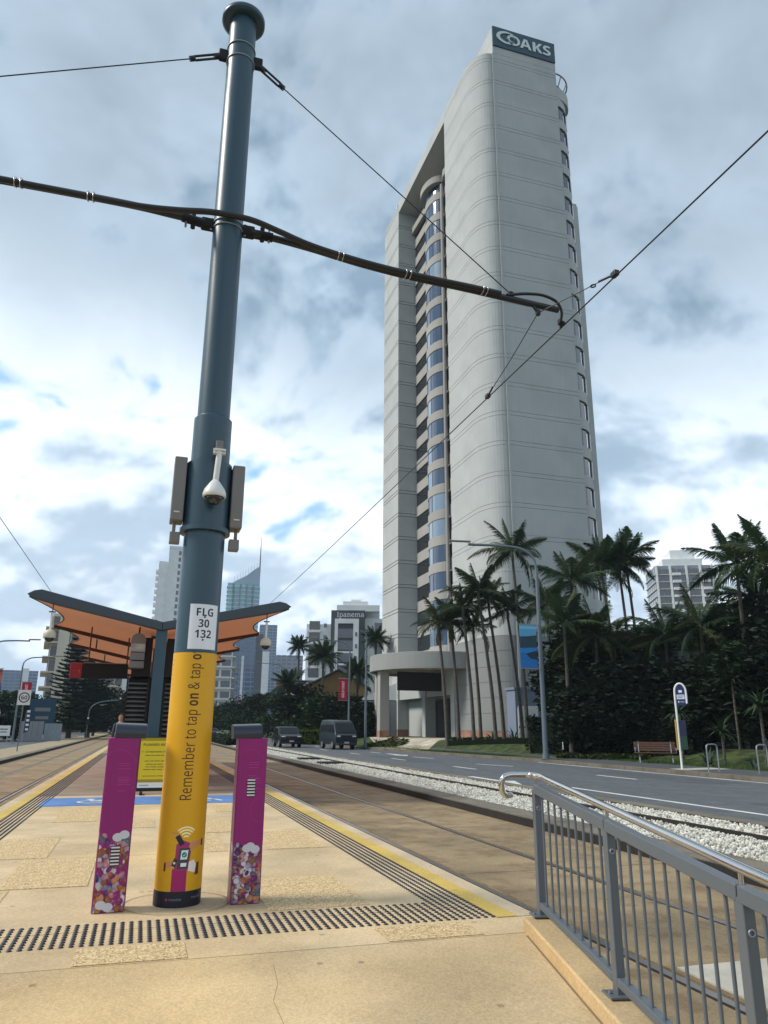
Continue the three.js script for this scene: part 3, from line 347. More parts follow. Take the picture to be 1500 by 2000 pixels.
// ---------- card readers ----------
{ const art = (k) => canvasTex(256, 1440, (c, w, h) => { // print on the reader: magenta with a heap of shells and pebbles
    c.fillStyle = '#8c0b68'; c.fillRect(0, 0, w, h); const R = (i, s) => hash2(i, s, 90 + k);
    c.strokeStyle = 'rgba(200,70,160,0.55)'; c.lineWidth = 3; c.beginPath(); c.arc(w * 0.4, 250, 150, 3.6, 5.9); c.stroke(); c.beginPath(); c.arc(w * 0.95, k ? 640 : 900, 110, 1.6, 4.6); c.stroke();
    c.fillStyle = 'rgba(205,90,165,0.55)'; for (let i = 0; i < 9; i++) { const y = [215, 235, 262, 335, 355, 362, 378, 398, 450][i]; c.fillRect(w * 0.36 + R(i, 8) * 16, y, w * (0.3 + 0.2 * R(i, 9)), 4); }
    c.fillStyle = 'rgba(80,5,60,0.5)'; c.fillRect(w * 0.84, 0, 3, h); c.fillRect(w * 0.16, 0, 2, h);
    const top = k ? 920 : 800, cols = ['#a8602c', '#94501f', '#b57a48', '#74351c', '#b9b2b6', '#968fa6', '#c9c2c6', '#68709a', '#5c1a5c', '#43134f', '#a87a86', '#8a3a5e', '#7a5538', '#3f626c', '#8a0f68', '#6a1058'];
    for (let i = 0; i < 260; i++) { const y = top + 20 + Math.pow(R(i, 1), 0.8) * (h - top), x = R(i, 2) * w, r = 13 + 24 * R(i, 3); c.save(); c.translate(x, y); c.rotate(R(i, 4) * 6); c.scale(1, 0.55 + 0.4 * R(i, 5)); c.fillStyle = cols[Math.floor(R(i, 6) * cols.length)]; c.beginPath(); c.arc(0, 0, r, 0, 7); c.fill(); c.fillStyle = 'rgba(255,255,255,0.13)'; c.beginPath(); c.arc(-r * 0.2, -r * 0.25, r * 0.5, 0, 7); c.fill(); c.strokeStyle = 'rgba(60,10,40,0.4)'; c.lineWidth = 2; c.beginPath(); c.arc(0, 0, r, 0.4, 2.6); c.stroke(); c.restore(); }
    for (const [x, y] of k ? [[150, 960], [195, 985], [120, 975]] : [[150, 840], [205, 820], [120, 1400], [60, 1380]]) { c.fillStyle = '#c8c8ce'; c.beginPath(); c.save(); c.translate(x, y); c.scale(1, 0.8); c.arc(0, 0, 44, 0, 7); c.restore(); c.fill(); }
    for (let i = 0; i < 16; i++) { c.fillStyle = 'rgba(235,215,225,0.6)'; c.beginPath(); c.arc(R(i, 11) * w, top + 60 + R(i, 12) * (h - top - 60), 2 + 3 * R(i, 13), 0, 7); c.fill(); } });
  const reader = (x, z, ry, k, label) => { const g = thing('card_reader', label, 'card reader', [x, 0, z], ry, 'card readers beside the pole'); const w = 0.232, d = 0.2, hT = 1.262;
    M('body', rbox(w, hT, d, 0.008, 0, hT / 2, 0), mat(0.30, 0.012, 0.16, { roughness: 0.4 }), g);
    const tx = art(k), pm = new THREE.MeshStandardMaterial({ map: tx, roughness: 0.38 });
    { const p = new THREE.BoxGeometry(w - 0.012, hT - 0.012, 0.003); p.translate(0, hT / 2, d / 2 + 0.0025); M('front_print', p, pm, g); }
    for (const s of [-1, 1]) { const p = new THREE.BoxGeometry(0.003, hT - 0.012, d - 0.012); p.translate(s * (w / 2 + 0.0025), hT / 2, 0); M('side_print', p, pm, g); }
    const sh = new THREE.Shape(); sh.moveTo(-0.1, 0); sh.lineTo(0.1, 0); sh.lineTo(0.106, 0.03); sh.quadraticCurveTo(0.105, 0.088, 0.06, 0.098); sh.lineTo(-0.06, 0.108); sh.quadraticCurveTo(-0.1, 0.108, -0.106, 0.07); sh.closePath(); const cg = new THREE.ExtrudeGeometry(sh, { depth: w, bevelEnabled: true, bevelSize: 0.004, bevelThickness: 0.004, bevelSegments: 2, curveSegments: 10 }); cg.rotateY(-Math.PI / 2); cg.translate(w / 2, hT + 0.002, 0); cg.rotateZ((k ? 1 : -1) * 0.035); M('cap', cg, m.capGrey, g);
    const vy = k ? 0.87 : 0.395, vx = k ? 0.0 : 0.012; const v = M('vent', rbox(0.07, 0.142, 0.006, 0.004, vx, vy, d / 2 + 0.004), mat(0.05, 0.03, 0.05), g); for (let i = 0; i < 6; i++) M('vent_slat', rbox(0.064, 0.011, 0.006, 0.002, vx, vy - 0.058 + i * 0.0235, d / 2 + 0.008), m.camWhite, v); };
  reader(-0.125, -6.64, 0.05, 0, 'magenta card reader left of the pole, vent low on its front');
  reader(0.905, -6.66, 0.0, 1, 'magenta card reader right of the pole, vent halfway up its front');
}
// ---------- notice board and person ----------
{ const n = thing('notice_board', 'yellow planned works notice board on the platform behind the pole', 'notice board', [0.40, 0, -17.1]);
  const t = canvasTex(512, 720, (c, w, h) => { c.fillStyle = '#e6c418'; c.fillRect(0, 0, w, h); const hz = (y) => { c.fillStyle = '#e6c418'; c.fillRect(0, y, w, 44); c.fillStyle = '#1c1c1a'; for (let i = -2; i < 24; i++) { c.beginPath(); c.moveTo(i * 24, y + 44); c.lineTo(i * 24 + 12, y + 44); c.lineTo(i * 24 + 40, y); c.lineTo(i * 24 + 28, y); c.closePath(); c.fill(); } }; hz(0); hz(600); c.fillStyle = '#20201a'; c.font = 'bold 48px sans-serif'; c.fillText('PLANNED WORKS', 34, 118); c.font = 'bold 34px sans-serif'; c.fillText('1 - 22 September 202', 26, 215); for (const [y, n] of [[248, 4], [330, 4], [377, 5], [415, 5], [453, 5], [546, 3]]) { let x = 60 + hash2(y, 1, 5) * 40; for (let k = 0; k < n; k++) { const l = 34 + 60 * hash2(y, k, 6); for (let q = 0; q < l; q += 9) c.fillRect(x + q, y + 3 * hash2(q, y, 7), 6, 9 + 5 * hash2(q, y, 8)); x += l + 14; } } c.fillStyle = '#e6e6e2'; c.fillRect(0, 646, w, 74); c.fillStyle = '#3b3b52'; c.font = 'bold 28px sans-serif'; c.fillText('translink', 26, 694); });
  M('panel', rbox(0.80, 1.08, 0.04, 0.006, 0, 0.60, 0), m.blackMatte, n); { const p = new THREE.BoxGeometry(0.77, 0.99, 0.004); p.translate(0, 0.625, 0.023); M('poster', p, new THREE.MeshStandardMaterial({ map: t, roughness: 0.6 }), n); } for (const s of [-1, 1]) M('foot', rbox(0.06, 0.06, 0.45, 0.01, s * 0.3, 0.032, 0), m.blackMatte, n);
}
{ const J = [[0, 0.92, 0, 0.15], [0, 1.15, 0.01, 0.14], [0, 1.36, 0, 0.16], [0, 1.47, 0, 0.06], [0, 1.55, 0.01, 0.062]], caps = [];
  const cap = (a, b) => caps.push([a, b]); for (let i = 0; i < 3; i++) cap(J[i], J[i + 1]); cap(J[3], J[4]); cap([0, 1.60, 0.015, 0.088], [0, 1.67, 0.0, 0.094]);
  for (const s of [-1, 1]) { cap([s * 0.1, 0.9, 0, 0.105], [s * 0.11, 0.48, 0.01, 0.07]); cap([s * 0.11, 0.48, 0.01, 0.07], [s * 0.12, 0.09, -0.02, 0.048]); cap([s * 0.12, 0.05, -0.02, 0.045], [s * 0.13, 0.04, 0.14, 0.04]); cap([s * 0.18, 1.38, 0, 0.068], [s * 0.25, 1.1, 0, 0.05]); cap([s * 0.25, 1.1, 0, 0.05], [s * 0.25, 0.86, 0.07, 0.036]); cap([s * 0.25, 0.84, 0.08, 0.034], [s * 0.25, 0.74, 0.1, 0.02]); }
  const N = 72, mc = new MarchingCubes(N, mat(1, 1, 1), false, false, 60000); mc.isolation = 0; const S = 0.95, A = new THREE.Vector3(), B = new THREE.Vector3(), Q = new THREE.Vector3();
  for (let z = 0; z < N; z++) for (let y = 0; y < N; y++) for (let x = 0; x < N; x++) { const w = (v) => ((v - N / 2) / (N / 2)) * S; Q.set(w(x), w(y) + 0.87, w(z)); let d = 9; for (const [a, b] of caps) { A.set(a[0], a[1], a[2]); B.set(b[0], b[1], b[2]); const ab = B.sub(A), t = Math.max(0, Math.min(1, Q.clone().sub(A).dot(ab) / ab.lengthSq())), e = Q.distanceTo(A.add(ab.multiplyScalar(t))) - mix(a[3], b[3], t), h = Math.max(0.04 - Math.abs(d - e), 0) / 0.04; d = Math.min(d, e) - h * h * 0.01; } mc.field[x + y * N + z * N * N] = -d; }
  mc.update(); const g = new THREE.BufferGeometry(), n = mc.count; const pp = mc.positionArray.slice(0, n * 3), col = new Float32Array(n * 3); for (let i = 0; i < n; i++) { pp[i * 3] *= S; pp[i * 3 + 1] = pp[i * 3 + 1] * S + 0.87; pp[i * 3 + 2] *= S; const y = pp[i * 3 + 1], xx = Math.abs(pp[i * 3]); const c = y > 1.47 || (xx > 0.2 && y < 0.87 && y > 0.7) ? [0.42, 0.26, 0.18] : y > 0.93 || xx > 0.2 ? [0.05, 0.055, 0.07] : y > 0.1 ? [0.02, 0.022, 0.03] : [0.015, 0.015, 0.015]; col.set(c, i * 3); }
  g.setAttribute('position', new THREE.BufferAttribute(pp, 3)); g.setAttribute('normal', new THREE.BufferAttribute(mc.normalArray.slice(0, n * 3), 3)); g.setAttribute('color', new THREE.BufferAttribute(col, 3)); g.computeVertexNormals();
  const pe = thing('person', 'person in dark clothes standing on the platform behind the left reader', 'person', [-0.72, 0, -29], 0.3); M('body', g, new THREE.MeshStandardMaterial({ vertexColors: true, roughness: 0.85 }), pe);
  const hg = new THREE.SphereGeometry(0.104, 18, 12, 0, 7, 0, 1.75); hg.scale(0.95, 1.02, 1.05); hg.rotateX(-0.45); hg.translate(0, 1.665, -0.015); M('hair', hg, mat(0.03, 0.02, 0.014), pe); M('nose', rbox(0.024, 0.045, 0.03, 0.01, 0, 1.625, 0.105), mat(0.42, 0.26, 0.18), pe); for (const s of [-1, 1]) { const e = new THREE.SphereGeometry(0.011, 8, 6); e.translate(s * 0.034, 1.645, 0.096); M('eye', e, m.black, pe); const ear = new THREE.SphereGeometry(0.024, 8, 6); ear.scale(0.45, 1.2, 0.8); ear.translate(s * 0.096, 1.63, 0.0); M('ear', ear, mat(0.42, 0.26, 0.18), pe); } M('mouth', rbox(0.045, 0.008, 0.01, 0.003, 0, 1.585, 0.1), mat(0.25, 0.09, 0.08), pe);
}
// ---------- shelter ----------
{ const s = thing('tram_shelter', 'tram shelter with butterfly roof and orange underside on the platform', 'shelter'), cx = 0.25, ribs = [-18, -23, -28, -33, -38];
  const EL = -2.63, ER = 3.17, YV = 3.50, YL = 4.10, YR = 4.12;
  ribs.forEach((z, i) => { for (const [e, ye] of [[EL, YL], [ER, YR]]) { const sg = Math.sign(e);
      if (i === 0) { const sh = new THREE.Shape(); const W = Math.abs(e - cx), r = ye - YV; sh.moveTo(0, -0.02); sh.lineTo(W - 0.55, r * (W - 0.55) / W - 0.03); sh.lineTo(W - 0.05, r - 0.01); sh.lineTo(W + 0.02, r + 0.05); sh.lineTo(W - 0.10, r + 0.12); sh.lineTo(W - 0.25, r + 0.15); sh.lineTo(0, 0.15); sh.closePath(); const g = new THREE.ExtrudeGeometry(sh, { depth: 0.16, bevelEnabled: true, bevelSize: 0.012, bevelThickness: 0.015, bevelSegments: 1 }); if (sg < 0) g.scale(-1, 1, 1); g.translate(cx + sg * 0.01, YV, z - 0.05); if (sg < 0) { const p = g.attributes.position, n = g.attributes.normal; for (let k = 0; k < p.count; k += 3) for (const at of [p, n, g.attributes.uv]) { const q = at.itemSize, t = at.array.slice(k * q, k * q + q); at.array.copyWithin(k * q, (k + 2) * q, (k + 3) * q); at.array.set(t, (k + 2) * q); } } M('fascia_beam', g, m.darkGrey.clone(), s).material.color = C(0.045, 0.058, 0.075); }
      else M('rib_beam', bar([cx + sg * 0.15, YV - 0.02, z], [e, ye - 0.03, z], 0.09, 0.11), m.ribDark, s); }
    if (i < 4) for (const [e, ye] of [[EL, YL], [ER, YR]]) { // membrane between two ribs, scalloped along its free edge
      const nu = 14, nv = 14, pos = [], idx = [], z1 = ribs[i + 1]; for (let j = 0; j <= nv; j++) for (let k = 0; k <= nu; k++) { const v = j / nv, u = k / nu, sc = Math.sin(Math.PI * v), ex = e - Math.sign(e) * 0.46 * sc, ey = ye - 0.07 * sc; pos.push(mix(cx, ex, u), mix(YV + 0.02, ey, u) + 0.03 * sc * Math.sin(Math.PI * u), mix(z, z1, v)); } for (let j = 0; j < nv; j++) for (let k = 0; k < nu; k++) { const a = j * (nu + 1) + k; idx.push(a, a + 1, a + nu + 2, a, a + nu + 2, a + nu + 1); } const g = new THREE.BufferGeometry(); g.setAttribute('position', new THREE.Float32BufferAttribute(pos, 3)); g.setIndex(idx); g.computeVertexNormals(); const mm = M('roof_membrane', wuv(g), m.orange, s); const ed = []; for (let j = 0; j <= nv; j++) { const q = (j * (nu + 1) + nu) * 3; ed.push([pos[q], pos[q + 1], pos[q + 2]]); } M('edge_cable', tube(ed, 0.018, 28, 6), m.ribDark, mm); }
    M('column', rbox(0.25, YV + 0.1, 0.3, 0.012, cx, (YV + 0.1) / 2 + 0.002, z - 0.12), i ? m.darkGrey : m.poleBlue, s);
    if (i) for (const [e] of [[EL], [ER]]) M('hanger', rod([e * 0.55, mix(YV, YL, 0.5) - 0.06, z], [e * 0.55, mix(YV, YL, 0.5) - 0.42, z], 0.02), m.ribDark, s);
  });
  for (const [x0, x1] of [[-0.44, 0.08], [0.42, 0.94]]) { M('louvre_frame', [box(x0, x0 + 0.04, 0.0, 2.5, -19.35, -19.27), box(x1 - 0.04, x1, 0.0, 2.5, -19.35, -19.27)], m.blackMatte, s); for (let y = 0.14; y < 2.4; y += 0.105) M('louvre_slat', (() => { const g = new THREE.BoxGeometry(x1 - x0 - 0.085, 0.014, 0.07); g.rotateX(0.45); g.translate((x0 + x1) / 2, y, -19.31); return g; })(), m.galv, s); M('louvre_back', box(x0 + 0.042, x1 - 0.042, 0.02, 2.45, -19.42, -19.38), m.blackMatte, s); }
  M('service_core', [box(-0.36, 0.08, 2.5, 3.42, -20.4, -19.1), box(0.42, 0.86, 2.5, 3.42, -20.4, -19.1), box(-0.40, 0.88, 0.0, 2.5, -24, -19.5)], m.blackMatte, s);
  { const sp = thing('speaker_unit', 'stacked pale grey speaker unit hanging under the shelter roof', 'speaker', [-0.25, 0, -18.75]); const sh = new THREE.CylinderGeometry(0.17, 0.17, 0.22, 24); sh.rotateX(Math.PI / 2); sh.translate(0, 3.3, 0); M('round_top', sh, m.boxGrey, sp); M('hanger', rod([0, 3.45, 0], [0, 3.62, 0], 0.02), m.blackMatte, sp); for (const [y, h, mm] of [[3.13, 0.19, m.paleConc], [2.93, 0.18, m.boxGrey], [2.74, 0.16, m.boxGrey]]) M('speaker_box', rbox(0.33, h, 0.26, 0.02, 0, y, 0), mm, sp); }
  { const b = thing('departure_display', 'black departure display with red end panel under the shelter roof', 'display', [-1.12, 0, -21]); M('case', rbox(1.1, 0.36, 0.16, 0.015, 0.09, 2.72, 0), m.blackMatte, b); M('top_trim', rbox(1.1, 0.02, 0.18, 0.004, 0.09, 2.915, 0), m.boxGrey, b); M('red_panel', rbox(0.29, 0.38, 0.15, 0.015, -0.62, 2.72, 0), m.red, b); M('mark', [rbox(0.03, 0.09, 0.006, 0.002, -0.54, 2.70, 0.078), rbox(0.10, 0.008, 0.006, 0.002, -0.64, 2.72, 0.078)], mat(0.6, 0.1, 0.07), b); M('hanger', [rod([-0.35, 2.93, 0], [-0.35, 3.85, 0], 0.018), rod([0.6, 2.93, 0], [0.6, 3.6, 0], 0.018)], m.ribDark, b); }
  const hangCam = (x, z, yt, label) => { const c = thing('security_camera', label, 'camera', [x, 0, z]); M('mount', [rod([0, yt + 0.3, 0], [0, yt, 0], 0.012), rbox(0.14, 0.025, 0.06, 0.006, 0, yt, 0)], m.darkGrey, c); M('stem', rod([0, yt, 0], [0, yt - 0.40, 0], 0.03, 10, 0.022), m.camWhite, c); const g = new THREE.LatheGeometry([[0, 0.16], [0.05, 0.15], [0.11, 0.11], [0.135, 0.05], [0.135, -0.02], [0.12, -0.04]].map((q) => new THREE.Vector2(...q)), 24); g.translate(0, yt - 0.54, 0); M('housing', g, mat(0.55, 0.50, 0.38, { roughness: 0.5 }), c); const d = new THREE.SphereGeometry(0.10, 20, 10, 0, 7, Math.PI / 2, Math.PI / 2); d.translate(0, yt - 0.57, 0); M('dome', d, m.dome, c); };
  hangCam(-2.12, -17.95, 3.78, 'dome security camera hanging under the left tip of the shelter roof'); hangCam(2.66, -18.05, 3.80, 'dome security camera hanging under the right tip of the shelter roof');
  { const f = thing('roof_vent', 'small capped vent on top of the shelter roof', 'vent', [0.1, 0, -20]); M('stack', cyl(0.075, 0.075, 3.5, 3.88), m.darkGrey, f); M('hood', (() => { const g = new THREE.ConeGeometry(0.14, 0.12, 16); g.translate(0, 3.95, 0); return g; })(), m.boxGrey, f); }
}
// ---------- hotel tower ----------
const ell = (cx, cz, rx, rz, a0, a1, n) => Array.from({ length: n + 1 }, (_, i) => { const a = mix(a0, a1, i / n) * D2R; return [cx + rx * Math.cos(a), cz + rz * Math.sin(a)]; });
{ const t = thing('hotel_tower', 'tall pale hotel tower with rounded corner and teal rooftop sign', 'tower'), H0 = 0.2, HR = 73.3, HS = 77.0, FL = 3.02;
  const zA = -58.56, xA = 30.43, xB = 38.25, xL = 28.3, zE = -67.8;
  const curve = ell(xA, zA - 3.45, xA - xL, 3.33, 90, 180, 12); // from the front face round to the left face
  const plan = (o) => [[xB - o, zA - 6], ...curve.map(([x, z]) => [x + o * 0.7, z - o * 0.7]), [xL + o, zE], [xB - o, zE]];
  M('core', prism(plan(0.06), H0, HR - 0.1), m.towerCore, t);
  const fPoly = (o) => [[xA, zA - o * 0], [xB - o, zA], [xB - o, zA - 9], [xA, zA - 9]];
  M('front_core', prism([[xA + 0.06, zA - 0.06], [xB - 0.06, zA - 0.06], [xB - 0.06, zE], [xA + 0.06, zE]], H0, HS - 0.2), m.towerCore, t);
  const cPoly = [...curve, [xL, zE], [xA - 0.02, zE]], frPoly = [[xA, zA], [xB, zA], [xB, zE], [xA, zE]].map(([x, z]) => [x, z]);
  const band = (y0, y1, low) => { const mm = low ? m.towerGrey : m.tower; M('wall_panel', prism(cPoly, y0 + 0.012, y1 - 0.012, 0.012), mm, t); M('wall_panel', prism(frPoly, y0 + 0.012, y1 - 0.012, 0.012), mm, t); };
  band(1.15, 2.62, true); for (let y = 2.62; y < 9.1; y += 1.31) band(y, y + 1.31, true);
  let y = 9.17; while (y < HR - 2) { const top = Math.min(y + FL, HR); band(y, top - 0.42, false); if (top < HR) band(top - 0.42, top, false); y += FL; if (y >= HR - 2) { if (top < HR) band(top, HR, false); } }
  M('plinth', [prism([...ell(xA, zA - 3.45, xA - xL + 0.03, 3.38, 90, 180, 12), [xL - 0.03, zE], [xA - 0.02, zE]], H0, 1.15), prism([[xA, zA + 0.04], [xB + 0.03, zA + 0.04], [xB + 0.03, zE], [xA, zE]], H0, 1.15)], m.terracotta, t);
  M('seam', box(xA - 0.10, xA + 0.10, H0, HR, zA + 0.0, zA + 0.05), m.tower, t);
  for (let yy = HR; yy < HS - 0.5; yy += 1.82) M('wall_panel', prism(frPoly.map(([x, z]) => [x, Math.max(z, -64.8)]), yy, Math.min(yy + 1.82, HS), 0.015), m.tower, t);
  // sign
  const sg = M('roof_sign', box(xA + 0.02, xB - 0.02, 74.3, HS + 0.02, zA + 0.0, zA + 0.14), mat(0.012, 0.055, 0.085, { roughness: 0.5 }), t);
  const font = await new FontLoader().loadAsync('fonts/droid/droid_sans_bold.typeface.json'); const tg = new TextGeometry('AKS', { font, size: 1.36, depth: 0.08, curveSegments: 4 }); tg.scale(1.16, 1, 1); tg.translate(xA + 3.35, 74.95, zA + 0.15);
  M('sign_lettering', [tg], mat(0.66, 0.72, 0.70), sg);
  const ring = (cx, cy, rx, ry, w, a0, a1) => { const s = new THREE.Shape(), n = 28, P = (k, f) => { const a = mix(a0, a1, k / n); return [cx + (rx - f) * Math.cos(a), cy + (ry - f * 0.8) * Math.sin(a)]; }; for (let k = 0; k <= n; k++) { const q = P(k, 0); k ? s.lineTo(...q) : s.moveTo(...q); } for (let k = n; k >= 0; k--) { const f = w * Math.sin(Math.PI * (0.08 + 0.84 * k / n)); s.lineTo(...P(k, f)); } s.closePath(); const g = new THREE.ExtrudeGeometry(s, { depth: 0.08, bevelEnabled: false }); g.translate(xA, 75.65, zA + 0.15); return g; };
  M('sign_swirl', [ring(1.75, 0.1, 1.3, 0.86, 0.42, 0.75, 5.6), ring(2.55, 0.0, 0.82, 0.72, 0.3, -2.6, 3.2), ring(2.35, 0.1, 0.45, 0.42, 0.16, 0.4, 5.4)], mat(0.66, 0.72, 0.70), sg);
  // recess with stacked bay windows
  const xW = 30.7, zS = -85.1, zT = -91.5;
  M('recess_wall', box(xW + 0.53, xB, H0, HR, zS, zE), m.towerCore, t);
  M('rear_wing', box(xL + 0.12, xB, H0, HR - 0.1, zT, zS - 0.12), m.towerCore, t);
  { let q = 9.17; const seg = (a, b, mm) => { M('wall_panel', prism([[xL, zT], [xL, zS], [xB, zS], [xB, zT]], a + 0.03, b - 0.03, 0.02), mm, t); }; seg(1.15, 5, m.tower); seg(5, 9.17, m.tower); while (q < HR - 1) { const e = Math.min(q + FL, HR); seg(q, e - 0.4, m.tower); seg(e - 0.4, e, m.tower); q = e; } seg(H0, 1.15, m.terracotta); }
  const zc = -76.6, rz = 2.5, rx = 1.3; const arc = (o, i0, i1, n = 8) => { const a = ell(xW, zc, rx + o, rz + o, mix(90, 270, i0), mix(90, 270, i1), n), b = ell(xW, zc, rx + o - 0.12, rz + o - 0.12, mix(90, 270, i1), mix(90, 270, i0), n); return [...a, ...b]; };
  const bayCore = ell(xW, zc, rx - 0.2, rz - 0.2, 90, 270, 12); M('bay_core', prism(bayCore, 8.6, HR - 5), m.blackMatte, t);
  for (let f = 0, q = 9.3; q < HR - 4.5; f++, q += FL) {
    M('bay_spandrel', prism([...ell(xW + 0.02, zc, rx + 0.03, rz + 0.03, 90, 270, 14)], q - 0.5, q + 0.6, 0.02), m.spandrel, t);
    const cols = [m.glassBlue, m.glassPale, m.glass]; [[0.02, 0.44], [0.455, 0.70], [0.715, 0.98]].forEach(([a, b], k) => M('bay_window', prism(arc(-0.06, a, b, 6), q + 0.6, q + FL - 0.5), (hash2(f, k, 19) > (k ? 0.35 : 0.8) ? m.glassPale : m.glassBlue), t));
    M('wall_spandrel', box(xW - 0.02, xW + 0.52, q - 0.55, q + 0.75, zS + 0.05, zc - rz), m.spandrel, t); M('strip_window', box(xW + 0.1, xW + 0.16, q + 0.75, q + FL - 0.55, zS + 0.05, zc - rz), m.glassDark, t);
    M('wall_spandrel', box(xW - 0.02, xW + 0.52, q - 0.55, q + 1.0, zc + rz + 0.35, zE + 0.02), m.spandrel, t); M('side_window', box(xW + 0.1, xW + 0.16, q + 1.0, q + FL - 0.55, zc + rz + 0.35, zE - 0.05), m.glass, t); M('window_hood', box(xW - 0.35, xW + 0.1, q + FL - 0.62, q + FL - 0.56, zc + rz + 0.6, zc + rz + 2.2), m.spandrel, t);
  }
  M('downpipe', cyl(0.24, 0.24, 8.5, HR - 5.2, xW - 0.3, zc + rz + 0.12, 14), m.spandrel, t);
  M('roof_slab', prism([[xL + 0.02, zE - 0.01], [xL + 0.02, zS + 0.01], [xB, zS + 0.01], [xB, zE - 0.01]], HR - 1.6, HR), m.tower, t);
  M('bay_cornice', prism([[xW - 0.1, zE - 0.2], [xW - 0.6, zc + rz + 1.2], ...ell(xW - 0.3, zc, rx + 0.35, rz + 0.3, 90, 270, 14), [xW - 0.5, zS + 0.2], [xW + 0.4, zS + 0.2], [xW + 0.4, zE - 0.2]], HR - 4.9, HR - 3.9, 0.03), m.spandrel, t);
  M('roof_upstand', box(xW + 0.45, xB, HR - 3.9, HR - 1.6, zS + 0.1, zE - 0.1), m.towerCore, t);
  M('roof_mast', rod([xL + 0.6, HR, -87.5], [xL + 0.6, HR + 1.6, -87.5], 0.09), m.galv, t);
  // right flank: curved bays seen edge on, and the wing behind
  const rbz = -61.3; for (let q = 9.3, f = 0; q < HR - 3; q += FL, f++) { M('flank_bay', prism([[xB, rbz + 2.2], ...ell(xB, rbz, 2.3, 2.2, 90, -90, 10), [xB, rbz - 2.2]], q - 0.62, q + 0.55, 0.02), m.tower, t); M('flank_window', prism([[xB, rbz + 2.05], ...ell(xB, rbz, 2.12, 2.05, 90, -90, 10)], q + 0.55, q + FL - 0.62), m.glass, t); M('flank_mullion', prism(ell(xB + 1.85, rbz + 0.25, 0.5, 0.9, 80, -60, 6), q + 0.55, q + FL - 0.62), m.bldWhite, t); }
  M('flank_bay_top', prism([[xB, rbz + 2.2], ...ell(xB, rbz, 2.8, 2.2, 90, -90, 12), [xB, rbz - 2.2]], HR - 3.2, HR - 1.6, 0.03), m.tower, t);
  { const gs = [tube(ell(xB, rbz, 2.7, 2.5, 92, -92, 16).map(([x, z]) => [x, HR - 0.1, z]), 0.09, 40, 8)]; for (const a of [70, 40, 10, -20, -50]) { const [x1, z1] = ell(xB, rbz, 2.7, 2.5, a, a, 1)[0], [x0, z0] = ell(xB, rbz, 2.1, 1.6, a, a, 1)[0]; gs.push(rod([x0, HR - 1.8, z0], [x1, HR - 0.1, z1], 0.07, 6)); } M('roof_ring', gs, m.galv, t); M('roof_ring_drum', prism(ell(xB - 0.1, rbz, 2.3, 1.7, 90, -90, 16), HR - 1.6, HR - 0.6), m.tower, t); }
  M('right_wing_core', box(46, 52.45, H0, HR - 0.1, -92, -77.46), m.towerCore, t); for (let q = 0.3; q < HR - 1; q += FL) M('wall_panel', prism([[45.9, -92.1], [45.9, -77.4], [52.55, -77.4], [52.55, -92.1]], q, Math.min(q + FL, HR), 0.02), m.tower, t); M('wing_parapet', box(46, 50.9, HR, HR + 3.4, -90, -77.6), m.tower, t);
  M('wing_link', box(xB, 46, H0, HR - 4, -91, -80), m.towerCore, t);
  // lobby
  M('lobby_wall', box(29.6, xW + 0.5, H0, 8.6, zS, zE), m.tower, t); M('lobby_beam', box(28.5, 29.6, 4.5, 8.3, zS + 0.02, zE - 0.02), m.tower, t);
  for (const [z0, z1] of [[-72.2, -69.2], [-75.8, -72.6]]) { const d = M('lobby_door', box(29.5, 29.58, 0.45, 4.1, z0, z1), m.glassDark, t); M('door_frame', [box(29.44, 29.6, 0.45, 4.2, z0 - 0.12, z0), box(29.44, 29.6, 0.45, 4.2, z1, z1 + 0.12), box(29.44, 29.6, 4.1, 4.28, z0 - 0.12, z1 + 0.12)], mat(0.10, 0.06, 0.045), d); }
  for (const z of [-68.6, -76.6]) M('lobby_pier', box(28.35, 29.6, H0, 8.3, z - 0.5, z + 0.5), m.tower, t);
}
{ const p = thing('entrance_canopy', 'round grey concrete canopy on square columns at the hotel entrance', 'canopy'), cx = 28.3, cz = -72, R = 7.0;
  const o = ell(cx, cz, R, R, 90, 270, 40), i = ell(cx, cz, R - 0.35, R - 0.35, 270, 90, 40); M('fascia', prism([...o, ...i], 6.72, 8.28, 0.03), m.towerGrey, p).material = mat(0.33, 0.335, 0.32, { map: T.render });
  M('soffit', prism(ell(cx, cz, R - 0.36, R - 0.36, 90, 270, 40), 6.95, 7.2), m.paleConc, p); M('roof_deck', prism(ell(cx, cz, R - 0.36, R - 0.36, 90, 270, 40), 7.7, 7.9), m.paleConc, p);
  for (const [az, d, w] of [[17.3, 74.8, 0.95], [17.0, 79.5, 0.8], [20.6, 68.4, 0.01]]) if (w > 0.1) { const [x, z] = pol(az, d); M('column', rbox(w, 6.7, w, 0.03, x, 3.45, z), m.spandrel, p); M('column_plinth', rbox(w + 0.06, 1.0, w + 0.06, 0.03, x, 0.62, z), m.terracotta, p); }
  const sgn = M('hanging_sign', box(23.6, 28.2, 4.9, 6.7, -71.2, -71.0), m.blackMatte, p); void sgn;
  for (const [x, z] of [[24.5, -68.2], [26.5, -66.2]]) M('downlight', cyl(0.14, 0.14, 6.85, 6.949, x, z, 12), m.boxGrey, p);
}
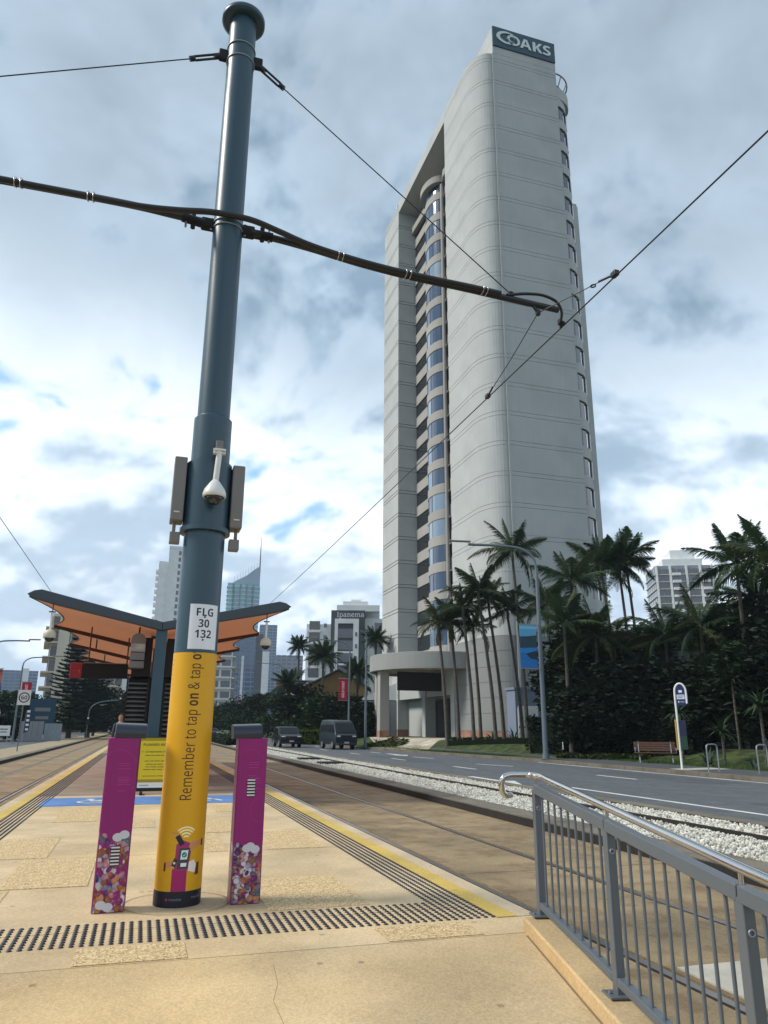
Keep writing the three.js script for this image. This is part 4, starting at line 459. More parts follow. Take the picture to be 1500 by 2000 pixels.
{ const g = thing('garage', 'low blue grey garage with white roller doors below the tower', 'garage', [0, 0, 0]), bm = mat(0.20, 0.245, 0.33, { map: T.render }); M('wall', box(27.6, 35.2, 0.2, 4.3, -55.5, -54.0), bm, g);
  for (const x of [27.75, 29.85, 32.0]) { const d = M('roller_door', box(x, x + 1.75, 0.5, 2.95, -54.0, -53.92), m.white, g); for (let y = 0.62; y < 2.9; y += 0.28) M('door_slat', box(x + 0.02, x + 1.73, y, y + 0.22, -53.92, -53.89), m.white, d); M('door_rail', box(x - 0.02, x + 1.77, 1.45, 1.53, -53.89, -53.86), m.blackMatte, d); }
  M('parapet', box(27.5, 35.3, 4.3, 4.5, -55.6, -53.9), bm, g); }

// ---------- background buildings (local frame: front faces +z, then turned towards the tracks) ----------
function building(name, label, az, d, turn, o) {
  const [x, z] = pol(az, d), b = thing(name, label, 'building', [x, -0.4, z], turn ?? -az * D2R), { w, dp, h, fl = 3.1, wall, glass = m.glass, cols = 6, side = 4, ww = 0.62, wh = 0.55, slab = 0, slabMat } = o; const n = Math.round(h / fl);
  M('wall', box(-w / 2, w / 2, 0, h, -dp, 0), wall, b);
  const cw = w / cols, sw = dp / Math.max(1, side), gx = new THREE.BoxGeometry(cw * ww, fl * wh, 0.16), gz = new THREE.BoxGeometry(0.16, fl * wh, sw * ww), sl = slab ? new THREE.BoxGeometry(w + 2 * slab, 0.32, dp + 2 * slab) : null;
  const f0 = o.from ?? 0; for (let f = f0; f < n; f++) { const y = f * fl + fl * 0.5;
    for (let k = 0; k < cols; k++) { if (o.skip?.includes(k)) continue; M('window', gx, glass, b).position.set(-w / 2 + cw * (k + 0.5), y, 0.02); }
    for (let k = 0; k < side; k++) for (const s of o.sides ?? [-1, 1]) M('window', gz, glass, b).position.set(s * (w / 2 + 0.02), y, -sw * (k + 0.5));
    if (slab) M('floor_slab', sl, slabMat ?? wall, b).position.set(0, f * fl + 0.16, -dp / 2); }
  return b;
}
{ // far skyline behind the shelter and pole
  let b = building('apartment_tower', 'white apartment tower rising just left of the pole', 2.15, 350, -0.02, { w: 16, dp: 16, h: 81, wall: m.bldWhite, cols: 5, side: 3, ww: 0.34, wh: 0.6, skip: [0, 2, 4], sides: [-1] });
  M('stair_shaft', box(-12.2, -8, 0, 75, -14, -1.5), m.bldWhite, b); for (let y = 2; y < 73; y += 3.1) M('balcony', box(-13.3, -12.2, y, y + 1.1, -10, -3), m.bldWhite, b); M('red_banner', box(-1.4, 0.2, 48, 62, 0.1, 0.3), m.red, b); M('parapet', box(-8.2, 8.2, 81, 82.2, -16, 0.2), m.bldWhite, b);
  // glass supertower with sloping crown and spire
  { const [x, z] = pol(6.5, 1300), q = thing('glass_skyscraper', 'very tall teal glass skyscraper with sloped crown and thin spire', 'skyscraper', [x, 0, z], -6.5 * D2R); const P = [[-28, 0], [-20, 20], [22, 20], [28, 6], [26, -24], [-22, -24]];
    M('shaft', prism([[-28, 0], [-27, 18], [0, 24], [27, 18], [28, -20], [-26, -22]], 0, 238), m.glassTeal, q); M('lower_shaft', prism([[-34, -4], [-30, 20], [-20, 22], [-20, -20]], 0, 180), m.glassTeal, q);
    M('crown', (() => { const s = new THREE.Shape([[-20, 238], [27, 238], [27, 270], [18, 264], [4, 252], [-12, 243]].map((p) => new THREE.Vector2(...p))); const g = new THREE.ExtrudeGeometry(s, { depth: 26, bevelEnabled: false }); g.translate(0, 0, -10); return g; })(), m.glassPale, q);
    for (let y = 8; y < 236; y += 7.2) M('floor_band', prism([[-28.6, 0], [-27.6, 18.5], [0, 24.6], [27.6, 18.5], [28.6, -20], [-26.6, -22]], y, y + 2.0), m.bldTeal, q); for (const k of [-18, -6, 6, 17]) M('fin', box(k - 0.7, k + 0.7, 0, 236, 19, 25.2), m.bldGrey, q);
    M('spire', cyl(1.6, 0.3, 262, 326, 26, 0, 8), m.bldGrey, q); for (let k = 0; k < 9; k++) M('crown_mast', rod([-16 + k * 4.6, 238, 12], [-16 + k * 4.6, 251 + k * 3.1, 12], 0.25, 4), m.bldGrey, q); }
  building('apartment_block', 'white balcony block right beside the yellow pole', 4.75, 230, -0.08, { w: 10, dp: 14, h: 31, wall: m.bldWhite, cols: 3, side: 3, slab: 0.9, slabMat: m.bldWhite, ww: 0.8, wh: 0.6 });
  b = building('office_tower', 'white framed blue glass tower below the skyscraper', 6.75, 520, -0.1, { w: 20, dp: 20, h: 62, wall: m.bldBlue, glass: m.glassBlue, cols: 5, side: 4, ww: 0.86, wh: 0.7 }); M('white_frame', [box(-10.4, -8.6, 0, 64, -20, 0.6), box(-10.4, 10.4, 62, 64, -20, 0.6), box(-0.8, 0.8, 0, 48, 0, 0.6)], m.bldWhite, b); M('dark_flank', box(8.2, 13, 0, 63, -18, 0.5), m.bldDark, b);
  b = building('slim_tower', 'slim blue grey tower behind the hanging camera', 8.55, 800, -0.1, { w: 18, dp: 18, h: 106, wall: m.bldBlue, glass: m.glassBlue, cols: 4, side: 3, ww: 0.8, wh: 0.6 }); M('white_pier', box(-6, 2, 0, 78, 0, 0.8), m.bldWhite, b);
  building('distant_tower', 'distant blue grey tower left of the fan palm', 10.2, 620, -0.15, { w: 22, dp: 18, h: 58, wall: m.bldGrey, glass: m.glassBlue, cols: 5, side: 3, ww: 0.7 });
  building('distant_block', 'low distant white block under the blue grey tower', 10.9, 330, -0.2, { w: 16, dp: 12, h: 21, wall: m.bldWhite, cols: 5, side: 3 });
  building('distant_block', 'low blue glass block beneath the office tower', 8.7, 420, -0.2, { w: 17, dp: 12, h: 19, wall: m.bldBlue, glass: m.glassBlue, cols: 5, side: 2 });
  building('distant_block', 'dark narrow apartment block between pole and office tower', 5.6, 300, -0.1, { w: 8, dp: 10, h: 26, wall: m.bldGrey, cols: 3, side: 2, slab: 0.5 });
  // grey and white apartment building with a script name
  b = building('apartment_building', 'white apartment building with dark grey centre and rooftop name', 14.55, 190, -0.30, { w: 8.6, dp: 18, h: 30.6, wall: m.bldDark, cols: 1, side: 0, ww: 0.01, wh: 0.01 });
  M('window_frame', [box(-3.3, -2.5, 2, 27.2, 0, 0.5), box(1.4, 2.8, 2, 27.2, 0, 0.5), box(-3.3, 2.8, 27.2, 28.4, 0, 0.5), ...[5, 8, 11, 14, 17, 20].map((y) => box(-2.5, 1.4, y - 0.25, y + 0.2, 0, 0.5))], m.bldWhite, b); for (let y = 2.4; y < 26; y += 3) M('window', box(-2.5, 1.4, y + 0.2, y + 2.5, 0.05, 0.15), m.glass, b); for (let y = 3; y < 26; y += 3) { M('small_window', box(1.9, 2.4, y, y + 1, 0.5, 0.58), m.glass, b);  }
  { const tg = new TextGeometry('Ipanema', { font: await new FontLoader().loadAsync('fonts/droid/droid_serif_regular.typeface.json'), size: 1.2, depth: 0.1, curveSegments: 3 }); tg.translate(-2.9, 28.9, 0.1); M('name_lettering', tg, m.white, b); }
  M('left_wing', box(-10.6, -4.3, 0, 27.2, -16, -1.5), m.bldWhite, b); M('right_wing', box(4.3, 12.5, 0, 29, -16, -3.5), m.bldWhite, b); M('penthouse', [box(-3, 8, 30.6, 32.2, -15, -1.5), prism([[-1.5, -2.5], [5, -2.5], [5, -12], [-1.5, -12]], 32.2, 33.3), box(0.5, 3, 33.3, 34.2, -9, -5)], m.bldWhite, b);
  for (let y = 1.5; y < 26; y += 3) { M('balcony_opening', box(-9.9, -7.2, y + 0.3, y + 2.5, -1.5, -1.4), m.glassDark, b); M('small_window', box(-6.2, -5.5, y + 0.9, y + 1.9, -1.5, -1.42), m.glass, b); M('balcony_front', box(-10.2, -7.0, y - 0.4, y + 0.2, -1.5, -0.9), m.bldWhite, b); } for (let y = 1.5; y < 28; y += 3) { M('balcony_opening', box(6.8, 11.3, y + 0.3, y + 2.4, -3.5, -3.4), m.glass, b); M('balcony_front', box(6.5, 11.7, y - 0.4, y + 0.2, -3.5, -2.7), m.bldWhite, b); }
  // ochre gabled house
  { const [x, z] = pol(13.4, 96), q = thing('gabled_house', 'ochre two storey house with gable behind the palms', 'house', [x, 0, z], -0.30); const s = new THREE.Shape([[-4.4, 0], [4.4, 0], [4.4, 6.2], [0.9, 8.2], [-4.4, 5.6]].map((p) => new THREE.Vector2(...p))); const g = new THREE.ExtrudeGeometry(s, { depth: 9, bevelEnabled: false }); g.translate(0, 0, -9); M('wall', wuv(g), m.bldOchre, q); M('roof', [bar([-4.9, 5.5, -4.5], [0.95, 8.4, -4.5], 9.8, 0.2), bar([4.9, 6.1, -4.5], [0.85, 8.4, -4.5], 9.8, 0.2)], m.roofDark, q); for (const [x0, x1, y0, y1] of [[-3.2, -0.9, 4.0, 5.3], [2.0, 3.2, 1.2, 5.0], [-2.8, -1.2, 1.2, 2.4]]) { const w = M('window', box(x0, x1, y0, y1, 0, 0.06), m.glassDark, q); M('frame', [box(x0 - 0.1, x1 + 0.1, y0 - 0.1, y0, 0, 0.12), box(x0 - 0.1, x1 + 0.1, y1, y1 + 0.1, 0, 0.12)], m.bldDark, w); } }
  { const [x, z] = pol(16.4, 90), q = thing('garden_pavilion', 'grey pavilion with white pitched awning beside the canopy columns', 'pavilion', [x, 0, z], -0.28); M('wall', box(-2.2, 4, 0, 4.4, -5, 0), m.bldGrey, q); M('awning', (() => { const s = new THREE.Shape([[-1.6, 4.5], [4.2, 4.5], [4.2, 7.0]].map((p) => new THREE.Vector2(...p))); const g = new THREE.ExtrudeGeometry(s, { depth: 4, bevelEnabled: false }); g.translate(0, 0, -4.2); return g; })(), m.white, q); for (const xx of [-1.2, 0.8]) M('window', box(xx, xx + 1.1, 0.9, 3.4, 0, 0.06), m.glass, q); }
  // high-rise on the right
  b = building('high_rise', 'pale high-rise with stacked balconies behind the right hand palms', 39.6, 330, -0.45, { w: 23, dp: 20, h: 68, fl: 3.05, wall: m.bldGrey, glass: m.glass, cols: 8, side: 5, ww: 0.82, wh: 0.66, slab: 0.5, slabMat: m.bldCream, from: 8, sides: [-1] }); M('pier', [-11, -5.5, 1, 6.5, 11.2].map((x) => box(x - 0.4, x + 0.4, 0, 68, 0, 0.7)), m.bldWhite, b); M('penthouse', [box(-8, 8, 68, 71, -18, -1), box(-4, 6, 71, 75.5, -15, -4)], m.bldWhite, b); for (let y = 24; y < 66; y += 3.05) { M('balcony_front', box(-4.8, -1.6, y, y + 1.1, 0.5, 1.5), m.bldWhite, b); M('balcony_front', box(7, 10.6, y, y + 1.1, 0.5, 1.5), m.bldWhite, b); }
  // left side
  b = building('apartment_building', 'cream apartment block with curved white balconies behind the pine', -4.0, 175, 0.12, { w: 16, dp: 14, h: 25, wall: m.bldCream, glass: m.glassDark, cols: 4, side: 3, ww: 0.9, wh: 0.7, slab: 1.2, slabMat: m.bldCream }); M('lift_shaft', box(-6.6, -4.4, 0, 28, -6, 1.7), m.bldCream, b);
  b = building('apartment_building', 'lower cream balcony block seen under the shelter roof', -0.6, 165, 0.05, { w: 15, dp: 12, h: 15.8, wall: m.bldCream, glass: m.glassDark, cols: 5, side: 3, ww: 0.85, wh: 0.65, slab: 1.1, slabMat: m.bldCream }); M('blank_wall', box(-3.0, 1.8, 0, 16.2, 0, 1.4), m.bldWhite, b);
  b = building('distant_tower', 'distant blue glass twin tower at the far left', -8.35, 800, 0.15, { w: 34, dp: 20, h: 52, wall: m.bldBlue, glass: m.glassBlue, cols: 7, side: 3, ww: 0.85 }); M('white_core', box(2, 9, 0, 54, 0, 1), m.bldWhite, b);
  // bungalow in the right hand garden
  { const [x, z] = pol(41.5, 52), q = thing('garden_house', 'teal roofed house hidden among the right hand palms', 'house', [x, 0, z], -0.55); M('wall', box(-7, 7, 0, 3.4, -6, 0), m.bldGrey, q); M('roof', (() => { const s = new THREE.Shape([[-8, 3.3], [8, 3.3], [5, 6.0], [-4, 6.2]].map((p) => new THREE.Vector2(...p))); const g = new THREE.ExtrudeGeometry(s, { depth: 7, bevelEnabled: false }); g.translate(0, 0, -6.5); return wuv(g); })(), m.roofTeal, q); for (const xx of [-5, -1, 3.5]) M('window', box(xx, xx + 1.7, 1.0, 2.5, 0, 0.06), m.glassPale, q); }
}
// ---------- vegetation ----------
function frondGeo(len, droop, pairs, wid, sd) { // one feather palm frond: arching rib with hanging leaflets, grows along +x
  seed = sd; const pos = [], P = (t) => [len * (t - 0.10 * t * t * droop), len * (0.30 * t - droop * 0.55 * t * t), 0];
  const quad = (a, b, c, d) => pos.push(...a, ...b, ...c, ...a, ...c, ...d);
  for (let i = 0; i < 8; i++) { const a = P(i / 8), b = P((i + 1) / 8), w = 0.035 * (1 - i / 9); quad([a[0], a[1], -w], [a[0], a[1], w], [b[0], b[1], w * 0.85], [b[0], b[1], -w * 0.85]); quad([a[0], a[1] - w, 0], [a[0], a[1] + w, 0], [b[0], b[1] + w, 0], [b[0], b[1] - w, 0]); }
  for (let i = 0; i < pairs; i++) { const t = 0.12 + 0.88 * i / pairs, p = P(t), L0 = len * wid * Math.sin(Math.PI * Math.min(1, 0.18 + t * 0.80)) * rr(0.85, 1.1), fw = 0.35 + 0.35 * t, dr = rr(0.25, 0.7); for (const s of [-1, 1]) { const w = 0.016 * rr(0.8, 1.3), tip = [p[0] + L0 * fw, p[1] - L0 * dr, s * L0 * 0.8], mid = [p[0] + L0 * fw * 0.55, p[1] - L0 * dr * 0.3 + 0.02, s * L0 * 0.46]; quad([p[0] - w, p[1], 0], [p[0] + w, p[1], 0], [mid[0] + w * 1.3, mid[1], mid[2]], [mid[0] - w * 1.3, mid[1], mid[2]]); pos.push(mid[0] - w * 1.3, mid[1], mid[2], mid[0] + w * 1.3, mid[1], mid[2], ...tip); } }
  const g = new THREE.BufferGeometry(); g.setAttribute('position', new THREE.Float32BufferAttribute(pos, 3)); g.computeVertexNormals(); g.setAttribute('uv', new THREE.Float32BufferAttribute(new Float32Array(pos.length / 3 * 2), 2)); return g;
}
const fronds = [frondGeo(2.3, 0.6, 58, 0.27, 11), frondGeo(2.5, 1.0, 60, 0.26, 12), frondGeo(2.1, 1.45, 56, 0.28, 13), frondGeo(2.0, 0.3, 52, 0.24, 14)];
function palm(name, label, x, z, y0, hgt, o = {}) { seed = Math.round(x * 131 + z * 977 + hgt * 13); const { n = 15, s = 1, lean = [0, 0], r = 0.11, shaft = true, wind = 0.25, mats = L.palm, group } = o; const p = thing(name, label, 'palm tree', [x, y0, z], 0, group), tx = lean[0], tz = lean[1];
  const c = new THREE.CatmullRomCurve3([[0, -0.3, 0], [tx * 0.2, hgt * 0.33, tz * 0.2], [tx * 0.55, hgt * 0.66, tz * 0.55], [tx, hgt, tz]].map((q) => new THREE.Vector3(...q))); const tg = new THREE.TubeGeometry(c, 14, r, 9), pa = tg.attributes.position, v = new THREE.Vector3(); for (let i = 0; i < pa.count; i++) { const k = Math.floor(i / 10) / 14, q = c.getPointAt(k); v.fromBufferAttribute(pa, i).sub(q).multiplyScalar(k < 0.06 ? 1.55 : mix(1.15, 0.72, k)).add(q); pa.setXYZ(i, v.x, v.y, v.z); } tg.attributes.uv.array.forEach((u, i, a) => { a[i] = i % 2 ? u * 1.5 : u * hgt * 0.5; }); M('trunk', tg, m.trunk, p);
  if (shaft) M('crownshaft', rod([tx * 0.97, hgt - 0.12, tz * 0.97], [tx, hgt + 0.55 * s, tz], r * 0.95, 10, r * 0.55), m.trunkGreen, p);
  for (let i = 0; i < n; i++) { const f = i / n, a = i * 2.399 + rr(-0.3, 0.3), up = mix(1.15, -0.55, Math.pow(f, 0.8)) + rr(-0.12, 0.12), g = fronds[f < 0.25 ? 3 : f < 0.6 ? 0 : f < 0.85 ? 1 : 2]; const o2 = M('frond', g, mats[Math.floor(rnd() * mats.length)], p); o2.position.set(tx, hgt + (shaft ? 0.45 * s : 0.05), tz); o2.rotation.order = 'YZX'; o2.rotation.set(rr(-0.5, 0.5), a, up); const sc = s * rr(0.85, 1.12); o2.scale.set(sc, sc, sc); if (wind) { const q = new THREE.Quaternion().setFromAxisAngle(new THREE.Vector3(0, 0, 1), -wind * rr(0.4, 1.3)); o2.quaternion.premultiply(q); } }
  if (o.dry) for (let i = 0; i < o.dry; i++) { const o2 = M('dead_frond', fronds[2], L.dry, p); o2.position.set(tx, hgt - 0.1, tz); o2.rotation.order = 'YZX'; o2.rotation.set(0, rr(0, 6.28), -1.3); o2.scale.setScalar(s * 0.55); }
  return p; }
function leafCloud(clumps, per, size, sd, flat = 0.6, lo = 0.0) { // leaf sized faces in many uneven clumps
  seed = sd; const pos = []; const a = new THREE.Vector3(), b = new THREE.Vector3(), q = new THREE.Quaternion(), e = new THREE.Euler(); for (const [cx, cy, cz, rx, ry, rz] of clumps) for (let i = 0; i < per; i++) { const th = rr(0, 6.283), u = rr(-1, 1), k = Math.pow(rnd(), 0.45), s = Math.sqrt(1 - u * u); const x = cx + rx * k * s * Math.cos(th), y = cy + ry * k * u, z = cz + rz * k * s * Math.sin(th); const L1 = size * rr(0.6, 1.5), W = L1 * rr(0.22, 0.42); e.set(rr(-1.2, 0.6), rr(0, 6.28), rr(-0.7, 0.7)); q.setFromEuler(e); const pt = (px, py) => { a.set(px, 0, py).applyQuaternion(q); return [x + a.x, y + a.y, z + a.z]; }; const p0 = pt(0, -L1 / 2), p1 = pt(W, 0), p2 = pt(0, L1 / 2), p3 = pt(-W, 0); pos.push(...p0, ...p1, ...p2, ...p0, ...p2, ...p3); }
  const g = new THREE.BufferGeometry(); g.setAttribute('position', new THREE.Float32BufferAttribute(pos, 3)); g.computeVertexNormals(); g.setAttribute('uv', new THREE.Float32BufferAttribute(new Float32Array(pos.length / 3 * 2), 2)); return g; }
function clumps(n, w, h, d, y0, sd, r = 0.32) { seed = sd; return Array.from({ length: n }, () => { const a = rr(0, 6.28), k = Math.sqrt(rnd()), y = rnd(); const sh = Math.sin(Math.PI * (0.18 + 0.74 * y)); const q = rr(0.6, 1.25) * r; return [Math.cos(a) * k * w * 0.42 * sh, y0 + h * (0.08 + 0.8 * y), Math.sin(a) * k * d * 0.42 * sh, w * q, h * q * 0.7, d * q]; }); }
function tree(name, label, x, z, y0, w, h, mt, o = {}) { const sd = Math.round(x * 37 + z * 91 + h * 7) | 0, base = o.base ?? 0.3, t = thing(name, label, o.cat ?? 'tree', [x, y0, z], 0, o.group); const cl = clumps(o.n ?? 22, w, h * (1 - base), o.d ?? w, h * base, sd, o.r ?? 0.3); M('crown', leafCloud(cl, o.per ?? 150, o.leaf ?? 0.3, sd + 1), mt, t); seed = sd + 5; const gs = [rod([0, -0.4, 0], [rr(-0.2, 0.2), h * (base + 0.25), rr(-0.2, 0.2)], h * 0.022 + 0.03, 8, h * 0.012 + 0.015)]; for (let i = 0; i < 5; i++) { const c = cl[i]; gs.push(rod([0, h * (base * 0.8 + 0.06 * i), 0], [c[0], c[1], c[2]], h * 0.01 + 0.015, 6, 0.01)); } M('trunk', gs, m.trunk, t); return t; }
function rosette(name, label, x, z, y0, s, mt, nLeaf = 34, stem = 0, o = {}) { seed = Math.round(x * 71 + z * 33) | 0; const pos = [], P = (a, up, L1, w) => { const c = Math.cos(a), sn = Math.sin(a), e = (t, k) => { const r = L1 * t * Math.cos(up - 0.5 * t), y = L1 * t * Math.sin(up - 0.5 * t) + stem; return [c * r - sn * k, y, sn * r + c * k]; }; const a0 = e(0, -w), a1 = e(0, w), b0 = e(0.5, -w * 1.2), b1 = e(0.5, w * 1.2), tip = e(1, 0); pos.push(...a0, ...a1, ...b1, ...a0, ...b1, ...b0, ...b0, ...b1, ...tip); }; for (let i = 0; i < nLeaf; i++) P(i * 2.4, rr(-0.1, 1.4), s * rr(0.75, 1.15), s * 0.035); const g = new THREE.BufferGeometry(); g.setAttribute('position', new THREE.Float32BufferAttribute(pos, 3)); g.computeVertexNormals(); g.setAttribute('uv', new THREE.Float32BufferAttribute(new Float32Array(pos.length / 3 * 2), 2)); const t = thing(name, label, 'plant', [x, y0, z], 0, o.group); M('leaves', g, mt, t); if (stem) M('stem', rod([0, -0.2, 0], [0, stem, 0], 0.06, 7), m.trunk, t); return t; }
// king palms in front of the tower
{ const row = [[19.95 + 2.1, 47, 7.9, 1.0, 'first king palm from the hotel canopy, short with ragged crown', -0.45], [22.9, 47.5, 7.9, 1.0, 'second king palm from the hotel canopy', -0.35], [24.0, 46.5, 8.6, 1.0, 'third king palm from the hotel canopy', -0.5], [24.5, 48.5, 7.6, 0.95, 'shorter king palm close behind the third from the canopy', -0.3], [25.6, 46.5, 9.4, 1.1, 'leaning king palm standing in the middle of the row before the tower', -0.85], [26.2, 47.5, 9.1, 1.1, 'king palm just right of the leaning one before the tower', -0.75], [27.9, 46.8, 12.0, 1.25, 'tallest king palm, next to the street lamp', -0.5], [27.55, 48, 8.5, 1.0, 'king palm just left of the blue banner', -0.7]];
  for (const [az, d0, h0, s, label, ln] of row) { const d = d0 * 1.2, h = 0.3 + (h0 - 1) * 1.2 + 0.95, [x, z] = pol(az, d); palm('king_palm', label, x, z, terr(x, z) - 0.05, h - 1.1, { s: s * 1.08, lean: [ln * 1.2, -0.1], r: 0.13, n: 15, wind: 0.22, dry: az < 23 ? 3 : 0, group: 'king palms before the tower' }); }
  for (const [az, d, h, s, label, ln] of [[29.9, 51, 9.6, 1.15, 'bushy king palm right behind the street lamp', -0.2], [31.9, 52, 11.3, 1.35, 'king palm in front of the lowest tower window', -0.3], [34.6, 56, 13.1, 1.35, 'left one of three tall palms against the sky', -0.9], [35.55, 57, 13.4, 1.3, 'middle one of three tall palms against the sky', -0.5], [36.15, 57.5, 13.9, 1.3, 'right one of three tall palms against the sky', -0.6], [42.9, 44, 10.3, 1.4, 'large drooping palm beside the right high-rise', 0.2], [45.2, 40, 9.6, 1.4, 'large palm at the right edge of the picture', 0.2], [44.2, 47, 8.6, 1.3, 'lower palm below the large drooping palm', 0], [40.3, 45, 7.1, 1.25, 'low spreading palm below the right high-rise', 0], [33.0, 46, 7.2, 1.3, 'low broad palm left in the dark garden', 0.1], [30.9, 45, 8.2, 1.2, 'low palm between lamp and dark garden', 0], [37.9, 47, 7.0, 1.2, 'low palm in the middle of the dark garden', 0]]) { const [x, z] = pol(az, d); palm('garden_palm', label, x, z, terr(x, z) - 0.05, h - 1.2, { s: s * 0.95, lean: [ln, 0], n: 18, r: 0.12, wind: az > 34 && az < 37 ? 0.45 : az > 41 ? 0.1 : 0.25, group: 'palms in the garden right of the tower' }); }
  // street palms further down the road
  for (const [az, d, h, s, label, nm] of [[10.9, 105, 13.1, 1.15, 'tall shaggy palm left of the white apartment building', 'fan_palm'], [12.75, 92, 10.6, 1.45, 'broad palm in front of the ochre gable', 'fan_palm'], [10.25, 88, 7.0, 1.5, 'dark low palm left of the ochre house', 'fan_palm'], [15.35, 84, 8.2, 1.25, 'slender palm right of the red banner', 'fan_palm'], [16.7, 92, 12.8, 1.2, 'palm touching the rim of the entrance canopy', 'fan_palm'], [13.9, 84, 4.6, 1.1, 'short palm below the ochre gable', 'fan_palm']]) { const [x, z] = pol(az, d); palm(nm, label, x, z, 0.0, h - 1, { s: s * 0.78, n: 34, r: 0.17, shaft: false, wind: 0.05, mats: [L.palm[0], L.palm[2], L.mid], dry: nm === 'fan_palm' && h > 11 ? 7 : 2, group: 'palms along the far road' }); }
}
// dark garden trees on the right
for (const [az, d, w, h, mt, label] of [[31.4, 50, 4.6, 7.4, L.dark, 'dark bushy tree just right of the blue banner'], [32.2, 50, 6, 7.2, L.mid, 'dense tree below the lowest tower window'], [34.3, 51, 6.5, 7.0, L.dark, 'dense dark tree under the three tall palms'], [36.6, 52, 6, 7.8, L.dark, 'round dark tree right under the three tall palms'], [38.6, 54, 5.5, 7.6, L.olive, 'olive green tree left below the high-rise'], [40.6, 53, 5.5, 7.9, L.lime, 'light green tree right below the high-rise'], [42.6, 50, 6, 8.4, L.mid, 'tall tree filling the right side beside the large palm'], [45, 46, 7, 8.6, L.dark, 'tall dark tree at the right edge'], [46.6, 41, 6, 7, L.dark, 'dark shrub tree low at the right edge'], [42.4, 43, 4.5, 5.2, L.mid, 'low leafy tree above the bicycle hoops'], [39.0, 44, 4.4, 4.6, L.dark, 'low dark tree behind the bus stop sign'], [36.2, 45, 4.6, 4.9, L.dark, 'low dark tree above the bench'], [33.6, 44.5, 4.6, 5.0, L.dark, 'low dark tree above the hedge'], [31.9, 46, 3.6, 4.8, L.dark, 'low dark tree right of the lamp post']]) { const [x, z] = pol(az, d); tree('garden_tree', label, x, z, terr(x, z) - 0.05, w, h, mt, { base: 0.12, n: 30, per: 190, leaf: 0.34, group: 'garden trees right of the tower' }); }
for (const [az, d, s, st, label] of [[40.9, 37, 1.1, 1.4, 'yucca on a stem behind the left bicycle hoop'], [43.4, 36, 1.2, 2.4, 'tall yucca between the bicycle hoops'], [38.3, 40, 1.0, 2.2, 'yucca left of the bus stop sign'], [41.9, 41, 1.2, 3.3, 'highest yucca near the teal roof'], [44.8, 37, 1.0, 1.6, 'yucca at the right edge above the hoop'], [39.9, 36.3, 0.95, 0, 'blue green agave beside the bus stop sign'], [43.9, 34.5, 0.9, 0, 'agave behind the right bicycle hoop'], [42.6, 35, 0.7, 0, 'small agave between the hoops']]) { const [x, z] = pol(az, d); rosette('yucca_plant', label, x, z, terr(x, z), s, st ? L.mid : L.agave, 44, st, { group: 'spiky plants near the bus stop' }); }
for (const [az, d, s, mt, label] of [[18.0, 66, 0.9, L.redLeaf, 'small red leaved plant at the canopy column'], [16.9, 66, 1.1, L.mid, 'green clump left of the canopy column'], [24.0, 61, 0.8, L.redLeaf, 'red plant at the foot of the king palms'], [25.3, 61, 1.1, L.mid, 'green plant beside the tower plinth'], [26.9, 59.5, 1.3, L.mid, 'spiky plant before the roller door']]) { const [x, z] = pol(az, d); rosette('border_plant', label, x, z, terr(x, z), s, mt, 36, 0); }
// hedge, planter and low planting
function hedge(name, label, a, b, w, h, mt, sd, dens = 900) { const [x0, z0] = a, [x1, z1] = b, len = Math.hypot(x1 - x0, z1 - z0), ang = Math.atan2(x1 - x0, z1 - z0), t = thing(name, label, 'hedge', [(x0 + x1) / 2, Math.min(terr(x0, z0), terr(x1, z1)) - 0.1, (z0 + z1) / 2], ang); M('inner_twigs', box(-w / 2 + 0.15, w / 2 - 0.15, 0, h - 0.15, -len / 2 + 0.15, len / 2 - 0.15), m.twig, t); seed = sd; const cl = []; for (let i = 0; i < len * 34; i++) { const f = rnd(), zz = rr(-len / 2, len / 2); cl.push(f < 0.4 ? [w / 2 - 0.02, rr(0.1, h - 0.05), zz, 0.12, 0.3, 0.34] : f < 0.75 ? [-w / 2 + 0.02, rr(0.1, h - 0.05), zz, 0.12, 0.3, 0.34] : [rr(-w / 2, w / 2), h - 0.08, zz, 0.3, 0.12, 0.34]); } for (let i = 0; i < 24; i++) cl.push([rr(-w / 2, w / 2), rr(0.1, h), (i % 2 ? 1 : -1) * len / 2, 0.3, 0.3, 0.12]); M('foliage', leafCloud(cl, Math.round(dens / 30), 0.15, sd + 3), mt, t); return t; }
hedge('hedge', 'long dark clipped hedge between lamp post and bus stop', pol(28.2, 49), pol(39.5, 41.5), 1.1, 2.15, L.dark, 501);
hedge('hedge', 'low bright green hedge behind the van', pol(10.9, 78), pol(13.1, 76), 0.9, 1.35, L.lime, 502, 700);
hedge('hedge', 'low dark shrubs on the median beyond the right reader', [7.35, -66], [7.6, -90], 0.9, 0.75, L.dark, 503, 700);
for (const [a, b, label] of [[pol(22.0, 56.5), pol(27.8, 52), 'black timber edging under the king palms'], [pol(27.8, 51.9), pol(34.0, 43.5), 'black timber edging under the hedge']]) { const q = bar([a[0], terr(...a) + 0.1, a[1]], [b[0], terr(...b) + 0.1, b[1]], 0.16, 0.5); tag(M('planter_edging', q, m.twig), label, "planter edge"); }
